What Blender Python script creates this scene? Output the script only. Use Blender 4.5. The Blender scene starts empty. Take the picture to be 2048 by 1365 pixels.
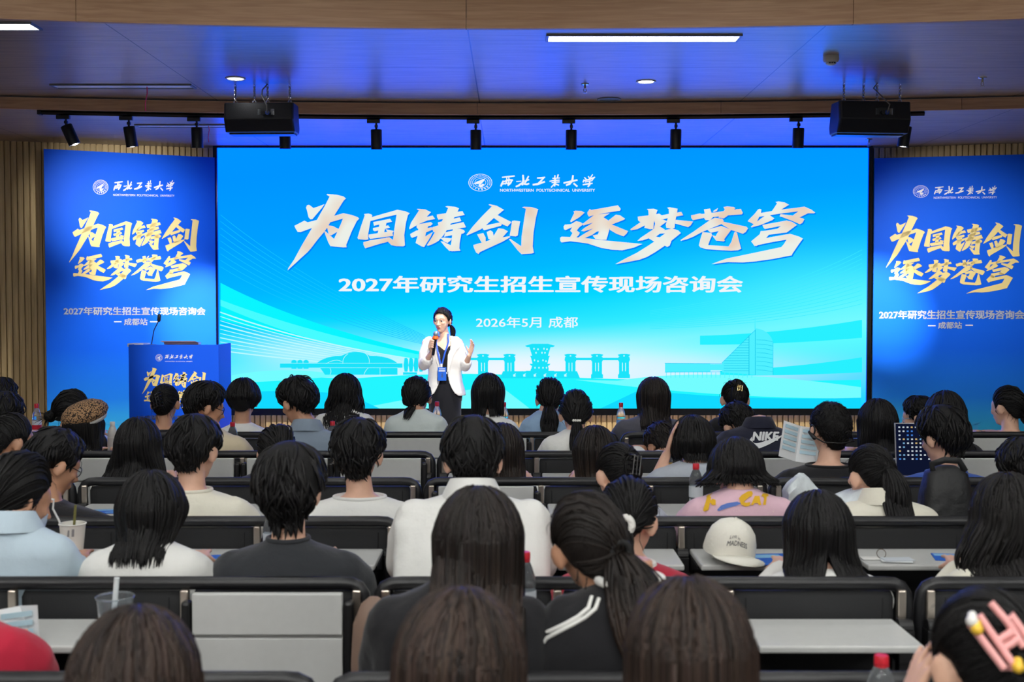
import bpy, bmesh, math, random
import numpy as np
from mathutils import Vector, Matrix, noise
from mathutils.bvhtree import BVHTree
random.seed(7); rng = np.random.default_rng(7)
S = bpy.context.scene
COL = S.collection
PI = math.pi
# ---------------------------------------------------------------- camera
F_PX, CAM_Z, PITCH = 2330.0, 1.75, math.atan((682.5 - 605) / 2330.0)
cam_d = bpy.data.cameras.new('camera'); cam = bpy.data.objects.new('camera', cam_d); COL.objects.link(cam)
cam.location = (0, 0, CAM_Z); cam.rotation_euler = (PI / 2 - PITCH, 0, 0)
cam_d.sensor_width = 36; cam_d.lens = 36 * F_PX / 2048
cam_d.dof.use_dof = True; cam_d.dof.focus_distance = 9.0; cam_d.dof.aperture_fstop = 4.5
cam_d.clip_start = .05
S.camera = cam
# ---------------------------------------------------------------- world, exposure
W = bpy.data.worlds.new('world'); S.world = W; W.use_nodes = True
W.node_tree.nodes['Background'].inputs[0].default_value = (.05, .055, .065, 1)
W.node_tree.nodes['Background'].inputs[1].default_value = .3
S.view_settings.view_transform = 'Standard'; S.view_settings.look = 'None'
S.view_settings.gamma = 1; S.view_settings.use_curve_mapping = False
S.view_settings.exposure = 0
ROOM_LIGHT = 60.0       # emission of the linear ceiling lights over the audience
SCREEN_GAIN = 5.0       # the LED wall is far brighter than the room

def ray(px, py):
    u = (px - 1024) / F_PX; v = (682.5 - py) / F_PX
    c, s = math.cos(PITCH), math.sin(PITCH)
    d = Vector((u, c + v * s, -s + v * c))
    return d / d.y
def P(px, py, Y):
    return Vector((0, 0, CAM_Z)) + ray(px, py) * Y
def hit(px, py, p0, n):
    d = ray(px, py); o = Vector((0, 0, CAM_Z))
    return o + d * ((p0 - o).dot(n) / d.dot(n))
def lin(r, g=None, b=None):
    if g is None: r, g, b = r
    return tuple(((c / 255 / 12.92) if c / 255 <= .04045 else ((c / 255 + .055) / 1.055) ** 2.4) for c in (r, g, b))

# spot lamps that sit inside the track heads are added with them (see track_spotlight)
# ---------------------------------------------------------------- materials
MATS = {}
def mat(name, rgb, rough=.6, metal=0, spec=.5, bump=0, bscale=20, var=0, vscale=8, stretch=(1, 1, 1), attr=None, trans=0, alpha=1, coat=0, sheen=0, ior=1.5):
    if name in MATS: return MATS[name]
    m = bpy.data.materials.new(name); m.use_nodes = True
    nt = m.node_tree; b = nt.nodes['Principled BSDF']
    col = tuple(lin(rgb)) + (1,)
    b.inputs['Base Color'].default_value = col
    b.inputs['Roughness'].default_value = rough; b.inputs['Metallic'].default_value = metal
    b.inputs['Specular IOR Level'].default_value = spec; b.inputs['IOR'].default_value = ior
    if trans: b.inputs['Transmission Weight'].default_value = trans
    if coat: b.inputs['Coat Weight'].default_value = coat
    if sheen: b.inputs['Sheen Weight'].default_value = sheen
    if alpha < 1: b.inputs['Alpha'].default_value = alpha
    src = None
    if bump or var:
        tc = nt.nodes.new('ShaderNodeTexCoord'); mp = nt.nodes.new('ShaderNodeMapping')
        mp.inputs['Scale'].default_value = stretch
        nt.links.new(tc.outputs['Object'], mp.inputs[0])
    if var:
        n = nt.nodes.new('ShaderNodeTexNoise'); n.inputs['Scale'].default_value = vscale; n.inputs['Detail'].default_value = 5
        nt.links.new(mp.outputs[0], n.inputs['Vector'])
        r = nt.nodes.new('ShaderNodeMapRange'); r.inputs[1].default_value = .3; r.inputs[2].default_value = .7
        r.inputs[3].default_value = 1 - var; r.inputs[4].default_value = 1 + var
        nt.links.new(n.outputs[0], r.inputs[0])
        mx = nt.nodes.new('ShaderNodeMix'); mx.data_type = 'RGBA'; mx.blend_type = 'MULTIPLY'; mx.inputs[0].default_value = 1
        mx.inputs[6].default_value = col; nt.links.new(r.outputs[0], mx.inputs[7])
        src = mx.outputs[2]
    if attr:
        a = nt.nodes.new('ShaderNodeAttribute'); a.attribute_name = attr
        mx = nt.nodes.new('ShaderNodeMix'); mx.data_type = 'RGBA'; mx.blend_type = 'MULTIPLY'; mx.inputs[0].default_value = 1
        if src: nt.links.new(src, mx.inputs[6])
        else: mx.inputs[6].default_value = col
        nt.links.new(a.outputs['Color'], mx.inputs[7]); src = mx.outputs[2]
    if src: nt.links.new(src, b.inputs['Base Color'])
    if bump:
        n = nt.nodes.new('ShaderNodeTexNoise'); n.inputs['Scale'].default_value = bscale; n.inputs['Detail'].default_value = 4
        nt.links.new(mp.outputs[0], n.inputs['Vector'])
        bp = nt.nodes.new('ShaderNodeBump'); bp.inputs['Strength'].default_value = bump; bp.inputs['Distance'].default_value = .02
        nt.links.new(n.outputs[0], bp.inputs['Height']); nt.links.new(bp.outputs[0], b.inputs['Normal'])
    MATS[name] = m; return m
def emit(name, rgb, strength=1.0):
    if name in MATS: return MATS[name]
    m = bpy.data.materials.new(name); m.use_nodes = True; nt = m.node_tree
    nt.nodes.remove(nt.nodes['Principled BSDF']); e = nt.nodes.new('ShaderNodeEmission')
    e.inputs[0].default_value = tuple(lin(rgb)) + (1,); e.inputs[1].default_value = strength
    nt.links.new(e.outputs[0], nt.nodes['Material Output'].inputs[0]); MATS[name] = m; return m

# ---------------------------------------------------------------- mesh helpers
class MB:
    def __init__(s): s.v = []; s.f = []; s.c = []; s.mi = []; s.cur = 0
    def add(s, vs, fs, tint=None):
        o = len(s.v); s.v.extend([tuple(x) for x in vs]); s.f.extend([tuple(i + o for i in f) for f in fs]); s.mi.extend([s.cur] * len(fs))
        s.c.extend(tint if tint is not None and not isinstance(tint, tuple) else [tint or (1, 1, 1)] * len(vs)); return s
    def box(s, lo, hi, M=None):
        x0, y0, z0 = lo; x1, y1, z1 = hi
        vs = [Vector(p) for p in ((x0, y0, z0), (x1, y0, z0), (x1, y1, z0), (x0, y1, z0), (x0, y0, z1), (x1, y0, z1), (x1, y1, z1), (x0, y1, z1))]
        if M: vs = [M @ v for v in vs]
        return s.add(vs, [(0, 3, 2, 1), (4, 5, 6, 7), (0, 1, 5, 4), (1, 2, 6, 5), (2, 3, 7, 6), (3, 0, 4, 7)])
    def loft(s, rings, close=True, tint=None):
        n = len(rings[0]); vs = [p for r in rings for p in r]; fs = []
        for i in range(len(rings) - 1):
            for k in range(n): fs.append((i * n + k, i * n + (k + 1) % n, (i + 1) * n + (k + 1) % n, (i + 1) * n + k))
        if close: fs.append(tuple(reversed(range(n)))); fs.append(tuple((len(rings) - 1) * n + k for k in range(n)))
        return s.add(vs, fs, tint)
    def tube(s, pts, rad, n=10, flat=1.0, cap=True, tint=None, up=(0, 0, 1)):
        pts = [Vector(p) for p in pts]; m = len(pts)
        if not hasattr(rad, '__len__'): rad = [rad] * m
        rings = []; prev = None
        for i, p in enumerate(pts):
            t = (pts[min(i + 1, m - 1)] - pts[max(i - 1, 0)])
            t = t.normalized() if t.length > 1e-9 else Vector((0, 0, 1))
            a = prev - t * prev.dot(t) if prev is not None else Vector(up) - t * Vector(up).dot(t)
            if a.length < 1e-4: a = Vector((1, 0, 0)) - t * t.x
            if a.length < 1e-4: a = Vector((0, 1, 0)) - t * t.y
            a.normalize(); prev = a; b = t.cross(a)
            rings.append([p + (a * math.cos(2 * PI * k / n) * flat + b * math.sin(2 * PI * k / n)) * rad[i] for k in range(n)])
        return s.loft(rings, cap, tint)
    def capsule(s, pts, rad, n=10):
        pts = [Vector(p) for p in pts]
        if not hasattr(rad, '__len__'): rad = [rad] * len(pts)
        d0 = (pts[0] - pts[1]).normalized(); d1 = (pts[-1] - pts[-2]).normalized()
        pp = [pts[0] + d0 * rad[0] * .95, pts[0] + d0 * rad[0] * .6] + pts + [pts[-1] + d1 * rad[-1] * .6, pts[-1] + d1 * rad[-1] * .95]
        return s.tube(pp, [rad[0] * .3, rad[0] * .8] + list(rad) + [rad[-1] * .8, rad[-1] * .3], n)
    def ball(s, c, r, n=16, m=10, M=None):
        if not hasattr(r, '__len__'): r = (r, r, r)
        c = Vector(c); rings = []
        for i in range(m + 1):
            th = PI * (i + .02) / (m + .04)
            rings.append([c + Vector((r[0] * math.sin(th) * math.cos(2 * PI * k / n), r[1] * math.sin(th) * math.sin(2 * PI * k / n), -r[2] * math.cos(th))) for k in range(n)])
        if M: rings = [[M @ p for p in rg] for rg in rings]
        return s.loft(rings)
    def lathe(s, prof, c=(0, 0, 0), n=24, M=None, close=True):
        c = Vector(c)
        rings = [[c + Vector((r * math.cos(2 * PI * k / n), r * math.sin(2 * PI * k / n), z)) for k in range(n)] for r, z in prof]
        if M: rings = [[M @ p for p in rg] for rg in rings]
        return s.loft(rings, close)
    def torus(s, c, R, r, M=None, n=20, m=8, sc=(1, 1)):
        vs = []; fs = []
        for i in range(n):
            a = 2 * PI * i / n
            for k in range(m):
                b = 2 * PI * k / m
                vs.append(Vector(((R * sc[0] + r * math.cos(b)) * math.cos(a), (R * sc[1] + r * math.cos(b)) * math.sin(a), r * math.sin(b))))
                fs.append((i * m + k, ((i + 1) % n) * m + k, ((i + 1) % n) * m + (k + 1) % m, i * m + (k + 1) % m))
        if M: vs = [M @ v for v in vs]
        c = Vector(c); return s.add([v + c for v in vs], fs)
    def poly(s, pts):
        return s.add(pts, [tuple(range(len(pts)))])
    def prism(s, pts, d):
        n = len(pts); d = Vector(d); q = [Vector(p) for p in pts]
        return s.add(q + [p + d for p in q], [tuple(range(n)), tuple(reversed(range(n, 2 * n)))] + [(i, i + n, (i + 1) % n + n, (i + 1) % n) for i in range(n)])
    def mesh(s, name, mats=None, smooth=False, colors=False):
        me = bpy.data.meshes.new(name); me.from_pydata(s.v, [], s.f)
        for m in (mats if isinstance(mats, (list, tuple)) else [mats] if mats else []): me.materials.append(m)
        me.polygons.foreach_set('material_index', s.mi)
        if smooth: me.polygons.foreach_set('use_smooth', [True] * len(me.polygons))
        if colors:
            ca = me.color_attributes.new('tint', 'FLOAT_COLOR', 'POINT')
            a = np.ones((len(s.v), 4), dtype=np.float32); a[:, :3] = np.array(s.c, dtype=np.float32)
            ca.data.foreach_set('color', a.ravel())
        me.update(); return me
    def fixn(s, me):
        bm = bmesh.new(); bm.from_mesh(me); bmesh.ops.recalc_face_normals(bm, faces=bm.faces); bm.to_mesh(me); bm.free()
    def build(s, name, mats, parent=None, smooth=False, bevel=0, loc=None, colors=False, norm=True, autos=True):
        """links the collected shapes as one mesh object; vertices are given in the parent's space (or world, moved to loc)"""
        if loc is not None:
            L = Vector(loc); s.v = [tuple(Vector(p) - L) for p in s.v]
        me = s.mesh(name, mats, smooth, colors)
        if norm: s.fixn(me)
        o = bpy.data.objects.new(name, me); COL.objects.link(o)
        if loc is not None: o.location = loc
        if parent: o.parent = parent
        if bevel:
            b = o.modifiers.new('bevel', 'BEVEL'); b.width = bevel; b.segments = 2; b.limit_method = 'ANGLE'
        if smooth and autos:
            me.set_sharp_from_angle(angle=math.radians(50))
        return o
def tag(o, label, cat, group=None, kind=None):
    if label: o['label'] = label
    if cat: o['category'] = cat
    if group: o['group'] = group
    if kind: o['kind'] = kind
    return o
def thing(name, label, cat, loc=(0, 0, 0), rz=0, group=None):
    o = bpy.data.objects.new(name, None); COL.objects.link(o); o.empty_display_size = .1
    o.location = loc; o.rotation_euler = (0, 0, rz); return tag(o, label, cat, group)
def struct(o): o['kind'] = 'structure'; return o
def copy_tree(o, parent=None):
    c = o.copy(); COL.objects.link(c); c.parent = parent
    for ch in list(o.children): copy_tree(ch, c)
    return c

# ---------------------------------------------------------------- writing
def text_geo(body, bold=0.0):
    """vertices (2D) and faces of a line of text, box-normalised to x 0..1, y 0..1"""
    f = bpy.data.curves.new('t', 'FONT'); f.body = body; f.resolution_u = 3
    o = bpy.data.objects.new('t', f); COL.objects.link(o)
    dg = bpy.context.evaluated_depsgraph_get(); me = bpy.data.meshes.new_from_object(o.evaluated_get(dg))
    v = np.array([x.co[:2] for x in me.vertices]); fs = [tuple(p.vertices) for p in me.polygons]
    bpy.data.objects.remove(o); bpy.data.curves.remove(f); bpy.data.meshes.remove(me)
    if bold:
        V = []; FF = []
        for dx, dy in ((-1, 0), (1, 0), (0, -.7), (0, .7), (-.7, -.5), (.7, -.5), (-.7, .5), (.7, .5)):
            o = sum(len(a) for a in V); V.append(v + np.array((dx * bold, dy * bold))); FF += [tuple(i + o for i in q) for q in fs]
        v = np.concatenate(V); fs = FF
    lo = v.min(0); hi = v.max(0)
    return (v - lo) / (hi - lo), fs
def put_text(mb, body, o, ux, uy, bold=0.0):
    """o = lower-left corner, ux / uy = full extents of the text box"""
    v, fs = text_geo(body, bold)
    mb.add([o + ux * float(a) + uy * float(b) for a, b in v], fs)

def zz(pts, x0, y0, s): return [(x0 + a / s, y0 + b / s) for a, b in pts]
def pairs(t): a = [float(q) for q in t.replace('(', ' ').replace(')', ' ').replace(',', ' ').split()]; return list(zip(a[::2], a[1::2]))
_R1 = '''395,345 410,310 440,303 470,322 505,352 560,335 675,293 640,345 490,522 460,522 432,490 412,400
705,148 720,138 860,150 960,175 1000,205 965,240 820,470 760,570 715,650 665,720 600,795 540,870 480,950 420,1020 320,1110 240,1185 190,1230 115,1297 125,1265 210,1140 330,920 485,655 560,530 690,300 752,178
218,622 370,543 420,568 550,535 640,500 820,470 960,430 1080,455 1180,490 1200,515 1165,550 1090,700 1005,910 1010,948 960,950 765,930 735,880 700,790 670,705 690,705 820,820 870,710 920,600 955,512 770,565 600,620 485,655 400,685 310,718 270,715 240,670
735,615 800,625 893,672 870,712 775,768 740,752 715,650
1275,443 1340,435 1385,448 1400,465 1370,560 1335,760 1340,828 1300,835 1190,825 1175,805 1225,640 1285,465
1390,490 1560,440 1780,378 1900,400 1968,430 1940,460 1910,580 1885,760 1895,920 1870,933 1760,930 1690,915 1635,860 1605,800 1660,795 1715,838 1730,700 1768,452 1600,490 1375,548
1265,870 1380,838 1605,805 1640,862 1480,905 1310,958 1290,960 1265,905
1415,565 1670,515 1700,560 1425,620
1410,655 1640,615 1668,650 1440,705 1412,690
1510,570 1620,560 1600,640 1575,740 1480,745 1500,650
1345,755 1700,700 1715,775 1370,820 1345,790
1600,672 1725,700 1700,740 1640,725'''
_R2 = '''170,355 190,350 300,360 380,400 315,470 200,575 70,650 60,635 90,550 205,375
240,485 405,450 440,500 330,520 185,580 160,560
170,595 200,575 380,545 405,570 380,595 190,645 170,620
75,720 165,670 390,620 405,655 200,740 105,775 85,760
200,600 340,600 310,690 295,755 405,690 380,750 330,830 280,910 240,900 155,850 185,740
590,318 620,310 740,322 790,345 765,400 640,620 560,740 490,820 420,860 345,890 318,885 380,790 440,690 520,570 600,415 630,340
465,435 600,415 840,385 873,440 690,480 490,510 470,475
480,550 600,520 800,475 825,530 650,570 490,600
400,620 480,595 640,590 855,545 893,620 760,640 600,665 420,695 400,650
590,695 770,655 800,640 860,660 878,690 850,712 700,735 570,760
700,640 800,640 825,710 800,850 795,930 812,965 700,972 650,968 590,910 520,825 560,830 670,885 690,740
570,770 685,785 660,820 620,850 575,830 520,780
1222,290 1240,283 1340,305 1448,365 1350,445 1300,485 1185,590 1110,650 1000,700 905,740 900,730 990,610 1130,455 1268,318
1350,440 1557,545 1500,608 1430,580 1300,485
1120,605 1190,590 1390,550 1418,575 1405,598 1160,665 1140,650
1055,725 1145,705 1180,770 1180,830 1120,845
1195,690 1250,665 1285,690 1300,760 1250,800 1220,790
1365,635 1440,645 1505,680 1420,775 1300,830 1180,835 1250,800 1300,740
1000,880 1125,845 1300,790 1400,772 1530,752 1540,765 1430,830 1300,890 1200,935 1095,985 1075,1012 1040,990 1005,915
1565,530 1600,522 1685,535 1665,640 1650,740 1620,755 1530,745 1545,670
1712,330 1740,320 1850,325 1948,355 1915,480 1880,700 1868,900 1885,995 1850,1005 1705,1015 1650,960 1520,795 1540,790 1700,898 1705,760 1740,520 1768,350'''
_R3 = '''280,250 310,240 400,245 450,270 370,340 245,415 230,400 260,340 292,275
130,480 150,452 240,445 320,398 390,415 430,445 370,490 330,540 375,575 365,605 325,645 450,655 650,680 900,705 1325,745 1200,800 1020,842 860,833 700,805 500,740 370,720 230,705 100,722 80,700 78,650 100,635 230,640 265,580 230,545 260,490 160,535 135,520
490,270 525,215 550,230 750,195 955,158 998,215 985,240 820,265 600,305 515,330 495,300
600,300 830,280 735,340 810,390 835,450 820,545 780,682 700,682 610,668 570,615 650,602 668,555 580,560 570,430
420,440 600,300 740,340 580,420 430,465
395,545 450,500 580,420 700,420 580,510 440,555
350,650 460,580 580,510 660,540 560,610 450,655
810,390 925,300 990,312 1065,365 1030,385 860,450 800,450
820,440 860,450 1107,550 1085,590 1040,630 930,590 830,530
1255,330 1420,312 1580,285 1620,310 1720,290 1915,258 1945,310 1830,330 1640,370 1500,385 1290,412 1260,385
1395,215 1500,210 1555,230 1530,300 1500,420 1490,520 1440,522 1355,500 1380,400 1420,300 1415,235
1325,395 1460,380 1360,465 1250,520 1150,538 1145,520
1500,370 1640,375 1700,400 1580,490 1500,500 1520,440
1700,195 1740,188 1860,210 1850,280 1820,420 1815,500 1770,515 1690,500 1680,450 1730,300 1725,215
1830,378 2093,405 2060,460 2020,490 1820,435
1480,530 1520,490 1600,485 1670,530 1510,650 1420,660 1330,690 1250,698 1300,650
1560,590 1670,535 1780,510 1870,540 1910,580 1760,700 1640,790 1520,870 1400,940 1280,985 1100,1020 912,1052 1080,960 1240,880 1400,780 1505,710 1420,660 1490,625 1590,645 1670,585
1600,640 1700,670 1765,705 1740,770 1705,790 1600,745 1500,700'''
_R4 = '''162,300 290,272 320,280 560,250 790,215 890,205 920,265 905,285 700,300 480,325 340,340 190,370 165,340
350,212 440,200 460,260 480,330 440,372 375,370 355,345 362,270
635,178 690,168 790,178 808,195 780,225 690,310 640,345 560,330 620,260 655,215
480,240 555,192 540,235 500,250
430,375 510,335 620,350 640,385 600,430 400,512 310,550 200,610 100,650 10,672 10,660 180,550
600,350 640,395 800,430 970,465 995,490 960,545 920,570 750,515 640,450 560,400
330,545 460,560 470,590 430,680 412,735 560,745 710,755 750,690 795,550 815,538 835,560 860,660 895,790 850,810 750,818 560,808 380,795 300,770 275,740 300,640
400,510 600,455 750,510 690,590 645,650 655,670 640,682 530,670 490,620 470,590 520,605 565,530 450,555
1398,105 1440,95 1530,110 1595,145 1480,215 1400,260 1300,300 1310,260 1350,230 1420,125
1140,215 1165,205 1190,215 1185,270 1120,400 1080,430 990,385 1010,360 1090,280
1180,265 1330,240 1480,215 1700,190 1820,172 1920,215 1978,260 1960,270 1880,270 1740,240 1460,275 1300,300 1160,320
1740,235 1880,265 1750,330 1640,310
1250,300 1310,295 1380,345 1350,370 1180,440 1050,475 1035,468 1100,410
1470,280 1500,285 1640,302 1800,345 1818,360 1790,410 1755,430 1640,380 1480,320 1458,315
1205,440 1560,375 1640,395 1710,440 1690,455 1560,552 1400,560 1420,500 1475,455 1245,500 1225,485
1180,530 1230,528 1430,495 1560,550 1300,585 1255,635 1180,640 1160,600
1040,680 1180,565 1280,600 1255,632 1610,570 1740,610 1798,640 1740,720 1645,860 1635,885 1350,940 1100,975 920,990 700,985 460,1015 560,975 690,930 1100,845 1480,765 1520,720 1558,655 1330,695 1140,735 1120,748 1090,748'''
LINE1 = [zz(pairs(l), 560, 370, 7.585) for l in _R1.split('\n')] + [zz(pairs(l), 810, 370, 7.314) for l in _R2.split('\n')]
LINE2 = [zz(pairs(l), 1110, 390, 7.585) for l in _R3.split('\n')] + [zz(pairs(l), 1360, 390, 7.314) for l in _R4.split('\n')]
# the brush-written university name: strokes (points, width) in a 2048x459 crop
_UNI = '''18 600,140 680,132 765,122
22 610,195 590,235 580,262
20 625,200 690,175 740,180
20 735,180 710,225 680,252
16 660,150 660,200 640,235
16 690,150 690,200 680,240
16 600,235 650,225 700,225
24 890,115 895,180 880,245
14 800,200 860,195
22 870,225 830,255 795,270
20 965,130 935,190 910,230
18 915,195 970,175
20 905,235 945,240 970,230
18 1095,150 1150,148 1195,140
20 1180,150 1130,205 1085,245
24 1035,245 1100,235 1190,205
20 1340,120 1335,160
20 1385,108 1375,150
14 1310,155 1405,150
16 1270,195 1330,185 1400,180
16 1300,215 1400,205
22 1345,160 1340,215 1335,260
16 1330,235 1290,280
20 1350,235 1390,250
22 1470,220 1560,200 1650,180
24 1595,120 1585,190 1545,235 1505,250
24 1610,230 1650,265
16 1760,145 1790,175
16 1870,105 1830,165
16 1815,130 1830,160
18 1750,180 1740,205
18 1760,185 1830,170 1900,140
14 1890,150 1860,190
16 1770,205 1850,190
18 1740,245 1800,235 1865,225
20 1830,200 1830,245 1810,270'''
def strip2d(pts, w):
    """outline polygon of a brush stroke"""
    L, R = [], []
    for i, p in enumerate(pts):
        a = Vector(pts[max(i - 1, 0)]); b = Vector(pts[min(i + 1, len(pts) - 1)]); t = (b - a).normalized(); n = Vector((-t.y, t.x))
        q = Vector(p) + (t * (w * .35) * (-1 if i == 0 else 1 if i == len(pts) - 1 else 0)); ww = w * (.42 if i in (0, len(pts) - 1) else .55)
        L.append(q + n * ww); R.append(q - n * ww)
    return [tuple(q) for q in L + R[::-1]]
UNI = []
for l in _UNI.split('\n'):
    k = l.split(' ', 1); UNI.append(zz(strip2d(pairs(k[1]), float(k[0]) * 1.15), 920, 335, 7.06))
def ring2d(cx, cy, r, w, n=36):
    o = [(cx + r * math.cos(2 * PI * i / n), cy + r * .735 * math.sin(2 * PI * i / n)) for i in range(n)]
    i_ = [(cx + (r - w) * math.cos(2 * PI * i / n), cy + (r - w) * .735 * math.sin(2 * PI * i / n)) for i in range(n)]
    return [[o[i], o[(i + 1) % n], i_[(i + 1) % n], i_[i]] for i in range(n)]
EMB = ring2d(287, 215, 168, 9) + ring2d(287, 215, 112, 6) + ring2d(287, 215, 80, 5, 28)
for i in range(26):                                              # the small characters round the rim
    a = math.radians(-205 + i * 9.0); c, s_ = math.cos(a), math.sin(a); r0, r1 = 128, 146
    EMB.append([(287 + r0 * c - 5 * s_, 215 + .735 * (r0 * s_ + 5 * c)), (287 + r1 * c - 5 * s_, 215 + .735 * (r1 * s_ + 5 * c)), (287 + r1 * c + 4 * s_, 215 + .735 * (r1 * s_ - 4 * c)), (287 + r0 * c + 4 * s_, 215 + .735 * (r0 * s_ - 4 * c))])
for i in range(6):
    a = math.radians(140 - i * 20); c, s_ = math.cos(a), math.sin(a)
    EMB.append([(287 + 122 * c - 10, 215 + 90 * s_), (287 + 122 * c, 215 + 90 * s_ - 8), (287 + 140 * c + 12, 215 + 103 * s_ - 5), (287 + 140 * c, 215 + 103 * s_ + 8)])
EMB += [pairs('185,235 240,200 355,155 300,215 260,235'), pairs('355,155 340,190 300,235 270,262 265,240'), pairs('255,262 300,245 320,232 345,240 330,258 290,272'), pairs('270,275 320,270 330,280 290,286')]
EMB = [zz(e, 920, 335, 7.06) for e in EMB]
# ================================================================ the room
def wood_mat(name, c1, c2, rough, scale=(1.2, 14, 14), grooves=None, gpos=(0, 0), spec=.5, coat=0, ior=1.5):
    m = bpy.data.materials.new(name); m.use_nodes = True; nt = m.node_tree; b = nt.nodes['Principled BSDF']; L = nt.links.new
    tc = nt.nodes.new('ShaderNodeTexCoord'); mp = nt.nodes.new('ShaderNodeMapping'); mp.inputs['Scale'].default_value = scale
    L(tc.outputs['Object'], mp.inputs[0])
    n = nt.nodes.new('ShaderNodeTexNoise'); n.inputs['Scale'].default_value = 2.2; n.inputs['Detail'].default_value = 7; n.inputs['Distortion'].default_value = .6
    L(mp.outputs[0], n.inputs['Vector'])
    r = nt.nodes.new('ShaderNodeValToRGB'); r.color_ramp.elements[0].position = .32; r.color_ramp.elements[1].position = .68
    r.color_ramp.elements[0].color = (*lin(c1), 1); r.color_ramp.elements[1].color = (*lin(c2), 1)
    L(n.outputs[0], r.inputs[0]); src = r.outputs[0]
    if grooves:
        sp = nt.nodes.new('ShaderNodeSeparateXYZ'); L(tc.outputs['Object'], sp.inputs[0])
        for ax, pitch, off in ((0, grooves[0], gpos[0]), (1, grooves[1], gpos[1])):
            a = nt.nodes.new('ShaderNodeMath'); a.operation = 'SUBTRACT'; L(sp.outputs[ax], a.inputs[0]); a.inputs[1].default_value = off - 50 * pitch
            d = nt.nodes.new('ShaderNodeMath'); d.operation = 'PINGPONG'; L(a.outputs[0], d.inputs[0]); d.inputs[1].default_value = pitch / 2
            t = nt.nodes.new('ShaderNodeMath'); t.operation = 'GREATER_THAN'; L(d.outputs[0], t.inputs[0]); t.inputs[1].default_value = .005
            mx = nt.nodes.new('ShaderNodeMix'); mx.data_type = 'RGBA'; L(t.outputs[0], mx.inputs[0]); mx.inputs[6].default_value = (.008, .006, .005, 1); L(src, mx.inputs[7]); src = mx.outputs[2]
    L(src, b.inputs['Base Color']); b.inputs['Roughness'].default_value = rough; b.inputs['Specular IOR Level'].default_value = spec
    b.inputs['IOR'].default_value = ior
    return m
M_ceil = wood_mat('ceiling_panel_laminate', (140, 122, 106), (168, 150, 132), .34, (1.0, 9, 9), (2.4, .955), (-.3, 8.29), ior=1.75)
M_fascia = wood_mat('fascia_oak_laminate', (192, 148, 112), (214, 172, 134), .5, (.9, 8, 22))
M_fascia2 = wood_mat('dark_fascia_laminate', (190, 146, 108), (214, 170, 130), .5, (.9, 8, 22))
M_slat = wood_mat('slatted_oak_panel', (184, 158, 108), (210, 184, 134), .55, (20, 20, 1.0))
M_black = mat('black_powder_coat', (14, 14, 16), .4, spec=.5)
M_floor = mat('dark_vinyl_floor', (52, 50, 52), .5, var=.15, vscale=3)
M_plaster = mat('pale_plaster', (170, 168, 162), .8, var=.04)
M_chrome = mat('chrome_tube', (200, 195, 188), .22, 1)
M_dkmetal = mat('dark_metal', (40, 40, 44), .4, .6)
M_white = mat('white_plastic', (225, 225, 222), .45)
Z1, Z2, Z0 = 3.60, 3.484, 4.25
def arc1(x): return 7.94 - x * x / 40
def arc2(x): return 10.83 - x * x / 60
XS = [i * .5 for i in range(-18, 19)]
# floor and plain walls behind the audience
struct(MB().box((-9, -5, -.1), (9, 13.6, 0)).build('floor', M_floor))
struct(MB().box((-9, 8.75, .0), (9, 13.2, .012)).build('floor_stage_bounce', wood_mat('pale_bounce_floor', (196, 160, 116), (220, 186, 142), .45, (1, 12, 12))))  # unseen pale layer, added to bounce light onto the lower wall and ceiling
struct(MB().box((-9.1, -5, 0), (-9, 13.6, Z0)).build('wall_left', M_plaster))
struct(MB().box((9, -5, 0), (9.1, 13.6, Z0)).build('wall_right', M_plaster))
struct(MB().box((-9, -5.1, 0), (9, -5, Z0)).build('wall_rear', M_plaster))
# the ceiling comes down towards the stage in two curved steps
def slab(y0f, y1f, z, t):
    mb = MB(); vs = []; fs = []
    for x in XS: vs += [(x, y0f(x), z), (x, y1f(x), z), (x, y0f(x), z + t), (x, y1f(x), z + t)]
    for i in range(len(XS) - 1):
        a = i * 4; b = a + 4
        fs += [(a, a + 1, b + 1, b), (a + 2, b + 2, b + 3, a + 3), (a, b, b + 2, a + 2), (a + 1, a + 3, b + 3, b + 1)]
    fs += [(0, 2, 3, 1), (len(vs) - 4, len(vs) - 3, len(vs) - 1, len(vs) - 2)]
    return mb.add(vs, fs)
struct(slab(lambda x: -5, arc1, Z0, .1).build('ceiling_rear', M_plaster))
struct(slab(lambda x: arc1(x) + .04, lambda x: arc2(x) + .05, Z1, .08).build('ceiling_middle', M_ceil))
struct(slab(lambda x: arc2(x) + .03, lambda x: 13.6, Z2, .08).build('ceiling_stage', M_ceil))
def fascia(arc, z0, z1, th, seams, m, name):
    mb = MB()
    edges = [-9] + seams + [9]
    for a, b in zip(edges[:-1], edges[1:]):
        n = max(2, int((b - a) / .4)); xs = [a + .002 + (b - a - .004) * i / n for i in range(n + 1)]
        vs = []; fs = []
        for x in xs: vs += [(x, arc(x), z0), (x, arc(x) + th, z0), (x, arc(x) + th, z1), (x, arc(x), z1)]
        for i in range(n):
            p = i * 4; q = p + 4
            for k in range(4): fs.append((p + k, p + (k + 1) % 4, q + (k + 1) % 4, q + k))
        fs += [(0, 3, 2, 1), tuple(len(vs) - 4 + k for k in range(4))]
        mb.add(vs, fs)
    return struct(mb.build(name, m))
fascia(arc1, Z1, Z0, .04, [-2.87, -.31, 2.27], M_fascia, 'trim_1')
fascia(arc2, Z2, Z1 - .012, .03, [-2.4, -.32, 1.92, 4.05], M_fascia2, 'trim_2')
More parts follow.
